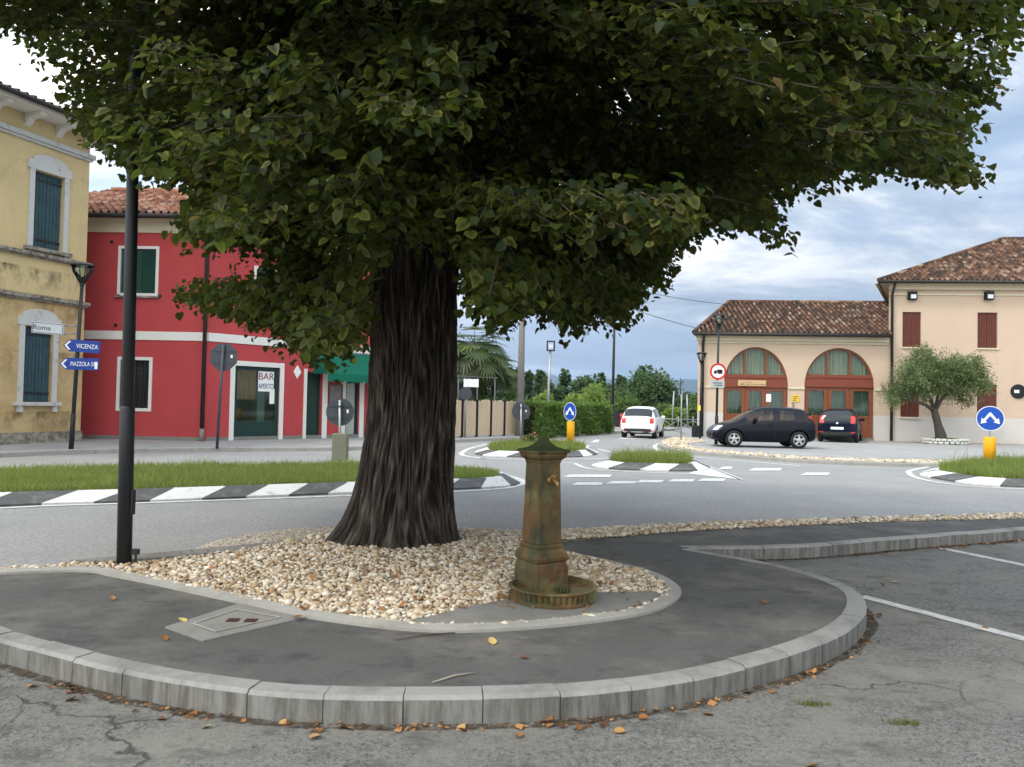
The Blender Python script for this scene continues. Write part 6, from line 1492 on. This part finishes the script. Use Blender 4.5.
for pts, r0 in (([(934, 411, 0), (926, 405, -.2), (912, 400, -.3), (898, 396, -.2)], .1), ([(934, 410, 0), (931, 400, .2), (925, 388, .3), (915, 375, .2)], .09), ([(935, 411, 0), (941, 400, 0), (950, 390, -.2), (962, 380, -.3)], .1), ([(935, 409, 0), (938, 395, .3), (945, 378, .4)], .07)):
    g = MB(); g.tube([o3(*q) for q in pts], [r0, r0 * .8, r0 * .6, r0 * .35][:len(pts)], 8); g.build('limb', M['bark_olive'], ot)
lob = []
for px, py, r, rz in ((905, 378, 17, 15), (922, 366, 17, 16), (918, 390, 16, 12), (895, 393, 13, 10), (888, 400, 8, 8), (945, 368, 15, 13), (962, 370, 18, 14), (970, 385, 14, 12), (952, 388, 17, 13), (935, 380, 14, 16), (978, 378, 8, 12), (915, 355, 8, 8), (965, 400, 9, 7)):
    q = o3(px + 1, py); lob.append(((q[0], random.uniform(-.5, .5), q[2]), (r * k, r * k * 1.1, rz * k)))
crown('crown', lob, 30000, .1, M['olive'], ot, .14, .25, 22, .34)

# ================================================================== THE BIG LINDEN
lt = thing('linden_tree', 'huge old linden tree with dark furrowed trunk and spreading low crown', 'tree', (TR.x, TR.y, WZ))
def trunk_axis(z): return Vector((.0 + .035 * z + .02 * math.sin(z * 1.3), .03 * math.sin(z), z))
V, F, LF = [], [], []; NA, NZ, HT = 420, 260, 4.3
for i in range(NZ + 1):
    z = -.05 + HT * (i / NZ) ** 1.12; ax = trunk_axis(z)
    for j in range(NA):
        a = 2 * PI * j / NA
        r = .388 + .002 * z + .06 * max(0, z - 2.3) ** 1.2
        lobe = .5 + .5 * math.cos(5 * a + .9 + .4 * math.sin(2 * a)); left = max(0, math.cos(a - PI * 1.02)) ** 3; right_ = max(0, math.cos(a + .15)) ** 4
        fl = math.exp(-max(0, z) / .3); r += fl * (.08 + .06 * lobe + .17 * left + .05 * right_) + .1 * math.exp(-max(0, z) / .85) * (.5 + .5 * left)
        tw = a + .10 * z + .18 * fl * math.sin(a * 2)
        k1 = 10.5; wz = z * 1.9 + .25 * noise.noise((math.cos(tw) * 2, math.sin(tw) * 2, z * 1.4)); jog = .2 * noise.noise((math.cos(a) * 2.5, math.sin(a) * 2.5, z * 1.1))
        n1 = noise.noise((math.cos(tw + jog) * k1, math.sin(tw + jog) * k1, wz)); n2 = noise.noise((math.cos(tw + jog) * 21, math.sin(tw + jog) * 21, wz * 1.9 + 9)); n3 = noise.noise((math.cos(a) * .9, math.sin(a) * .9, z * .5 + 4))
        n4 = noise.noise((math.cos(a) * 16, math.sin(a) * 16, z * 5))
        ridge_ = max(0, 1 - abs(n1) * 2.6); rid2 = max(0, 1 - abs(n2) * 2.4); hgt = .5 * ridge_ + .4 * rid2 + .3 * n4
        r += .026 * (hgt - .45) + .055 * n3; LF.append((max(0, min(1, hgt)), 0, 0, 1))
        V.append((ax.x + r * math.cos(a), ax.y + r * math.sin(a), ax.z))
for i in range(NZ):
    for j in range(NA): F.append((i * NA + j, i * NA + (j + 1) % NA, (i + 1) * NA + (j + 1) % NA, (i + 1) * NA + j))
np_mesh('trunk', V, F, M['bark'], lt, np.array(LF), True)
CC = np.array([.5, .25, 5.9]); CR = np.array([6.3, 5.6, 5.2])           # crown, in tree space
# silhouette of the lower crown as seen from the street; each leaf still sits at its own depth inside the crown volume
SIL = [(-400, -900), (-330, -120), (-60, 5), (0, 32), (28, 38), (45, 66), (62, 92), (80, 122), (104, 150), (140, 172), (178, 178), (205, 196), (190, 212), (172, 226), (180, 240), (222, 244), (258, 250), (284, 260), (280, 276), (240, 281), (196, 283), (176, 290), (186, 306), (232, 316), (268, 322), (292, 346), (318, 364), (340, 360), (366, 350), (372, 262), (392, 236), (430, 246), (462, 246), (466, 300), (480, 322), (497, 334), (522, 316), (545, 316), (562, 334), (585, 328), (606, 318), (624, 324), (640, 306), (652, 290), (672, 284), (668, 264), (686, 240), (716, 224), (742, 232), (770, 240), (797, 246), (784, 226), (762, 216), (778, 196), (812, 188), (850, 178), (896, 172), (925, 184), (960, 190), (990, 188), (986, 172), (966, 158), (962, 142), (974, 118), (1000, 96), (998, 70), (1016, 44), (1024, 6), (1060, -80), (1080, -200), (900, -900)]
base = np.array([TR.x, TR.y, WZ])
limbs = []
for i in range(13):
    az = i * 2.399 + .3; el = math.radians([20, 34, 50, 28, 62, 42, 24, 55, 36, 75, 30, 46, 22][i]); z0 = 2.85 + .12 * i
    L = random.uniform(3.9, 5.2); p = trunk_axis(min(z0, 4.2)) + Vector((0, 0, max(0, z0 - 4.2))); d = Vector((math.cos(az) * math.cos(el), math.sin(az) * math.cos(el), math.sin(el))); pts = [p.copy()]
    for s in range(9):
        p = p + d * L / 9; pts.append(p.copy()); d = (d + Vector((random.uniform(-.16, .16), random.uniform(-.16, .16), random.uniform(-.08, .12)))).normalized()
    limbs.append(pts); r0 = .2 - .006 * i
    g = MB(); g.tube(pts, [r0 * (1 - .9 * q / 9) + .012 for q in range(10)], 10)
    for s in range(2, 9):
        for _ in range(2):
            q = pts[s].copy(); e = Vector((random.uniform(-1, 1), random.uniform(-1, 1), random.uniform(-.25, .6))).normalized(); l2 = random.uniform(.8, 1.9); br = [q.copy()]
            for w in range(5): q = q + e * l2 / 5; br.append(q.copy()); e = (e + Vector((random.uniform(-.25, .25), random.uniform(-.25, .25), random.uniform(-.2, .1)))).normalized()
            bx_, by_ = project(np.array([tuple(v) for v in br]) + base)
            if not inside(bx_, by_ + 14, SIL).all(): continue
            g.tube(br, [.032, .026, .02, .015, .01, .006], 6); limbs.append(br)
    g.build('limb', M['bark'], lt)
NB, PB = 760, 33
d = rnd_dirs(NB); rr = RNG.random(NB) ** .42; bc_ = CC + d * CR * rr[:, None]
low = RNG.random(NB) < .6; bc_[low, 2] = CC[2] - np.abs(bc_[low, 2] - CC[2])
rh = np.hypot((bc_[:, 0] - CC[0]) / CR[0], (bc_[:, 1] - CC[1]) / CR[1]); hd = unit(np.c_[bc_[:, 0] - .0, bc_[:, 1], np.zeros(NB)] + RNG.normal(0, .8, (NB, 3)) * np.array([1, 1, 0])); sd_ = np.c_[-hd[:, 1], hd[:, 0], np.zeros(NB)]
slope = -.12 - .42 * rh + RNG.normal(0, .12, NB); rad = RNG.uniform(.45, .95, NB)
ib = np.repeat(np.arange(NB), PB); u_ = RNG.uniform(-1, 1, len(ib)); v_ = RNG.uniform(-1, 1, len(ib)) * (1 - .5 * np.abs(u_))
c = bc_[ib] + hd[ib] * (u_ * 1.25 * rad[ib])[:, None] + sd_[ib] * (v_ * .8 * rad[ib])[:, None]
c[:, 2] += slope[ib] * u_ * rad[ib] * 1.2 - .25 * np.maximum(0, u_) ** 2 * rad[ib] + RNG.normal(0, .06, len(ib))
# hanging skirts near the trunk: twigs that sweep down at the front left, right and centre
for (x, y, z, sx, sy, sz, n) in ((-1.7, -.4, 2.9, .75, .9, .75, 630), (-1.1, -.2, 2.3, .4, .6, .5, 300), (1.3, .2, 2.9, .9, .9, .6, 570), (2.7, .3, 3.4, .8, .9, .5, 390), (.45, -.1, 2.9, .5, .8, .45, 240), (-3.3, .0, 3.6, .9, .9, .5, 390), (.1, -1.3, 3.5, .8, .5, .4, 240), (-2.3, -.6, 2.2, .35, .3, .18, 46), (-2.4, -.7, 2.75, .35, .3, .15, 40), (4.6, .2, 3.9, .8, .9, .4, 220)):
    c = np.concatenate([c, np.array([x, y, z]) + RNG.normal(0, .6, (n, 3)) * np.array([sx, sy, sz])])
nc = len(c); per = 15
out = unit((c - CC) * np.array([1, 1, .5]) + RNG.normal(0, .8, (nc, 3))); out[:, 2] = out[:, 2] * .5 - .22; out = unit(out)     # twig direction
tl = RNG.uniform(.3, .55, nc)
sidev = unit(np.cross(out, np.array([0, 0, 1.0]) + RNG.normal(0, .1, (nc, 3))))
i = np.repeat(np.arange(nc), per); q = np.tile(np.arange(per), nc); tt = (q + RNG.random(len(i))) / per - .5
sg_ = np.where(q % 2 == 0, 1, -1)[:, None]
C = c[i] + out[i] * (tt * tl[i])[:, None] + sidev[i] * sg_ * .035 + RNG.normal(0, .05, (len(i), 3)) - np.array([0, 0, .10]) * (tt[:, None] + .3) ** 2
D = unit(out[i] * .55 + sidev[i] * sg_ * .75 + np.array([0, 0, -.34]) + RNG.normal(0, .32, (len(i), 3)))
Nn = unit(np.array([0, 0, 1.0]) + out[i] * .25 + RNG.normal(0, .38, (len(i), 3)))
sz = np.minimum(RNG.lognormal(math.log(.058), .25, len(i)), .084)
px, py = project(C + D * sz[:, None] * .5 + base); cx_, cy_ = project(c + base); kc_ = inside(cx_ + RNG.normal(0, 5, nc), cy_ + 7 + RNG.normal(0, 6, nc), SIL)
keep = kc_[i] & inside(px + RNG.normal(0, 9, len(px)), py + RNG.normal(0, 9, len(px)) - 4, SIL)
keep &= (C + base)[:, 1] > 3.7
tone = np.clip(.30 + .55 * np.array([noise.noise((v[0] * .9, v[1] * .9, v[2] * .9)) for v in c]) + RNG.normal(0, .12, nc), 0, 1)[i]
leaf_mesh('crown', C[keep], D[keep], Nn[keep], sz[keep], M['linden'], lt, True, tone[keep])
# twigs carrying the leaves
kc = np.zeros(nc, bool); cnt = np.bincount(i[keep], minlength=nc); kc = cnt >= 12
a, b, s_ = (c - out * tl[:, None] * .5)[kc], (c + out * tl[:, None] * .3)[kc], sidev[kc]; n = len(a); up = np.cross(s_, out[kc])
V = np.empty((n, 6, 3))
for e, (ct, st_) in enumerate(((1, 0), (-.5, .87), (-.5, -.87))): V[:, e] = a + (s_ * ct + up * st_) * .006; V[:, e + 3] = b + (s_ * ct + up * st_) * .003
F = (np.array([(0, 1, 4, 3), (1, 2, 5, 4), (2, 0, 3, 5)])[None] + (np.arange(n) * 6)[:, None, None]).reshape(-1, 4)
np_mesh('twigs', V.reshape(-1, 3), F, M['bark_far'], lt)

# ================================================================== SMALL THINGS ON THE GROUND
def dry_leaf(label, x, y, z, size, a, tilt, first=[None]):
    if first[0] is None:
        g = MB(); T = [(0, 0, 0), (0, .5, .12), (0, 1.05, .32), (.3, -.02, .1), (.5, .35, .25), (.34, .72, .3), (-.3, -.02, .14), (-.5, .35, .3), (-.34, .72, .36)]
        g.add([(p * .9, q - .5, r) for p, q, r in T], [(0, 3, 4, 1), (1, 4, 5, 2), (0, 1, 7, 6), (1, 2, 8, 7)], 0, True); g.tube([(0, -.5, 0), (.02, -.72, .03), (.06, -.9, .1)], .012, 5); o = g.build('fallen_leaf', M['dry']); first[0] = o
    else: o = first[0].copy(); COL.objects.link(o)
    o.location = (x, y, z); o.rotation_euler = (tilt[0], tilt[1], a); o.scale = (size, size, size * random.uniform(.5, 1.2))
    tag(o, label, 'leaf', 'fallen leaves'); return o
for px, py, z, s, lab in ((547, 722, .004, .07, 'large tan fallen leaf on the car park asphalt touching the near kerb middle'), (492, 643, WZ, .062, 'pale yellow fallen leaf on the dark footpath below the fountain basin'), (524, 659, WZ, .05, 'small brown fallen leaf on the footpath nearer the kerb than the yellow one'), (164, 640, WZ, .05, 'pale tan fallen leaf on the footpath left of the concrete cover'), (182, 622, WZ, .06, 'brown fallen leaf lying at the far left corner of the concrete cover'), (112, 600, WZ, .05, 'brown fallen leaf on the dark footpath below the thick lamp post'),
                          (764, 603, WZ, .05, 'yellow fallen leaf on the footpath right of the fountain'), (298, 618.5, WZ + .012, .06, 'green fallen leaf on the edge of the concrete cover'), (260, 573, WZ + .07, .07, 'orange fallen leaf on the pale gravel left of the trunk'), (895, 583, .004, .05, 'yellow fallen leaf on the parking bay between the two white lines'), (620, 733, .004, .05, 'brown fallen leaf on the asphalt just right of the large tan leaf')):
    v = ground(px, py, z); dry_leaf(lab, v.x, v.y, z + .006, s, random.uniform(0, 6), (random.uniform(-.1, .15), random.uniform(-.2, .2)))
# loose ones scattered: nothing tells them apart
for _ in range(46):
    if random.random() < .55:
        k = random.randrange(60, len(nearS) - 50); q = nearS[k]; dd = -random.uniform(.02, .16); v = offset(nearS[k - 1:k + 2], dd)[1]; z = .006; lab = 'dry brown fallen leaf among the others along the foot of the kerb'
    else:
        v = Vector((random.uniform(-1.5, 5), random.uniform(2.8, 7), 0)); z = .006
        if inside([v.x], [v.y], [(p.x, p.y) for p in offset(nearS, -.1) + offset(rightS, -.1) + farS])[0]: continue
        lab = 'dry brown fallen leaf lying loose on the car park asphalt'
    dry_leaf(lab, v.x, v.y, z, random.uniform(.035, .06), random.uniform(0, 6), (random.uniform(-.2, .3), random.uniform(-.4, .4)))
# litter of leaf bits at the kerb foot
def litter(chain, dens, wid, name='leaf_litter'):
    C = []
    for k in range(2, len(chain) - 2):
        f = max(0, .25 + noise.noise((chain[k].x * 1.9, chain[k].y * 1.9, 3.3)) * 1.9)
        for _ in range(np.random.default_rng(k).poisson(dens * f)):
            v = offset(chain[k - 1:k + 2], -abs(random.gauss(0, wid)) - .012)[1]; C.append((v.x + random.gauss(0, .03), v.y + random.gauss(0, .02), random.uniform(.006, .02)))
    C = np.array(C); n = len(C)
    o = leaf_mesh(name, C, unit(rnd_dirs(n) * np.array([1, 1, .35])), unit(rnd_dirs(n) * .5 + np.array([0, 0, 1])), .024 * RNG.lognormal(0, .4, n), M['litter'], None, False, RNG.random(n), .8); return stuff(o)
litter(nearS, 5.5, .04); litter(rightS[6:], 9.0, .07)
C = np.array([(*ground(random.uniform(60, 640), random.uniform(552, 618), WZ)[:2], 0) for _ in range(420)]); C = C[inside(C[:, 0], C[:, 1], bed_poly)]; C[:, 2] = mound(C[:, 0], C[:, 1]) + .022
n = len(C); stuff(leaf_mesh('leaf_litter', C, unit(rnd_dirs(n) * np.array([1, 1, .3])), unit(rnd_dirs(n) * .5 + np.array([0, 0, 1])), .034 * RNG.lognormal(0, .4, n), M['litter'], None, False, RNG.uniform(.4, 1, n), .8))
for px, py, lab in ((812, 706, 'small green weed tuft growing from the asphalt crack nearer the kerb'), (905, 725, 'yellowish green weed tuft in the asphalt crack at lower right')):
    v = ground(px, py, 0); P = np.array([[v.x, v.y]]) + RNG.normal(0, .03, (150, 2)) * np.array([1.4, .5]); Vv, Ff, Lf = grass_blades(P, .02, .004, .003)
    o = np_mesh('weed_tuft', Vv, Ff, M['weed'], None, Lf); tag(o, lab, 'weed')
for a, b, lab in (((432, 684), (476, 674), 'pale thin twig lying on the footpath near the kerb'), ((395, 641), (455, 634), 'dark thin twig lying on the footpath below the gravel edge')):
    p, q = ground(*a, WZ), ground(*b, WZ); m_ = (p + q) / 2 + Vector((.0, .02, 0)); up = Vector((0, 0, .008))
    o = MB().tube([p + up, m_ + up * 1.3, q + up], [.003, .005, .003], 6).build('fallen_twig', M['bark_far'] if 'dark' in lab else simple('bleached_twig', (.3, .26, .2), .9, .2)); tag(o, lab, 'twig')

# ================================================================== AIR
g = MB(); g.box(-12500, 12500, -60, 12500, -62, 520); hz = g.build('haze', None or bpy.data.materials.new('air')); stuff(hz)
am = hz.data.materials[0]; am.use_nodes = True; nt = am.node_tree; nt.nodes.clear()
o_ = nt.nodes.new('ShaderNodeOutputMaterial'); v_ = nt.nodes.new('ShaderNodeVolumePrincipled'); v_.inputs['Color'].default_value = (.5, .68, .95, 1); v_.inputs['Density'].default_value = 1.3e-4; v_.inputs['Anisotropy'].default_value = .3
nt.links.new(v_.outputs[0], o_.inputs['Volume'])
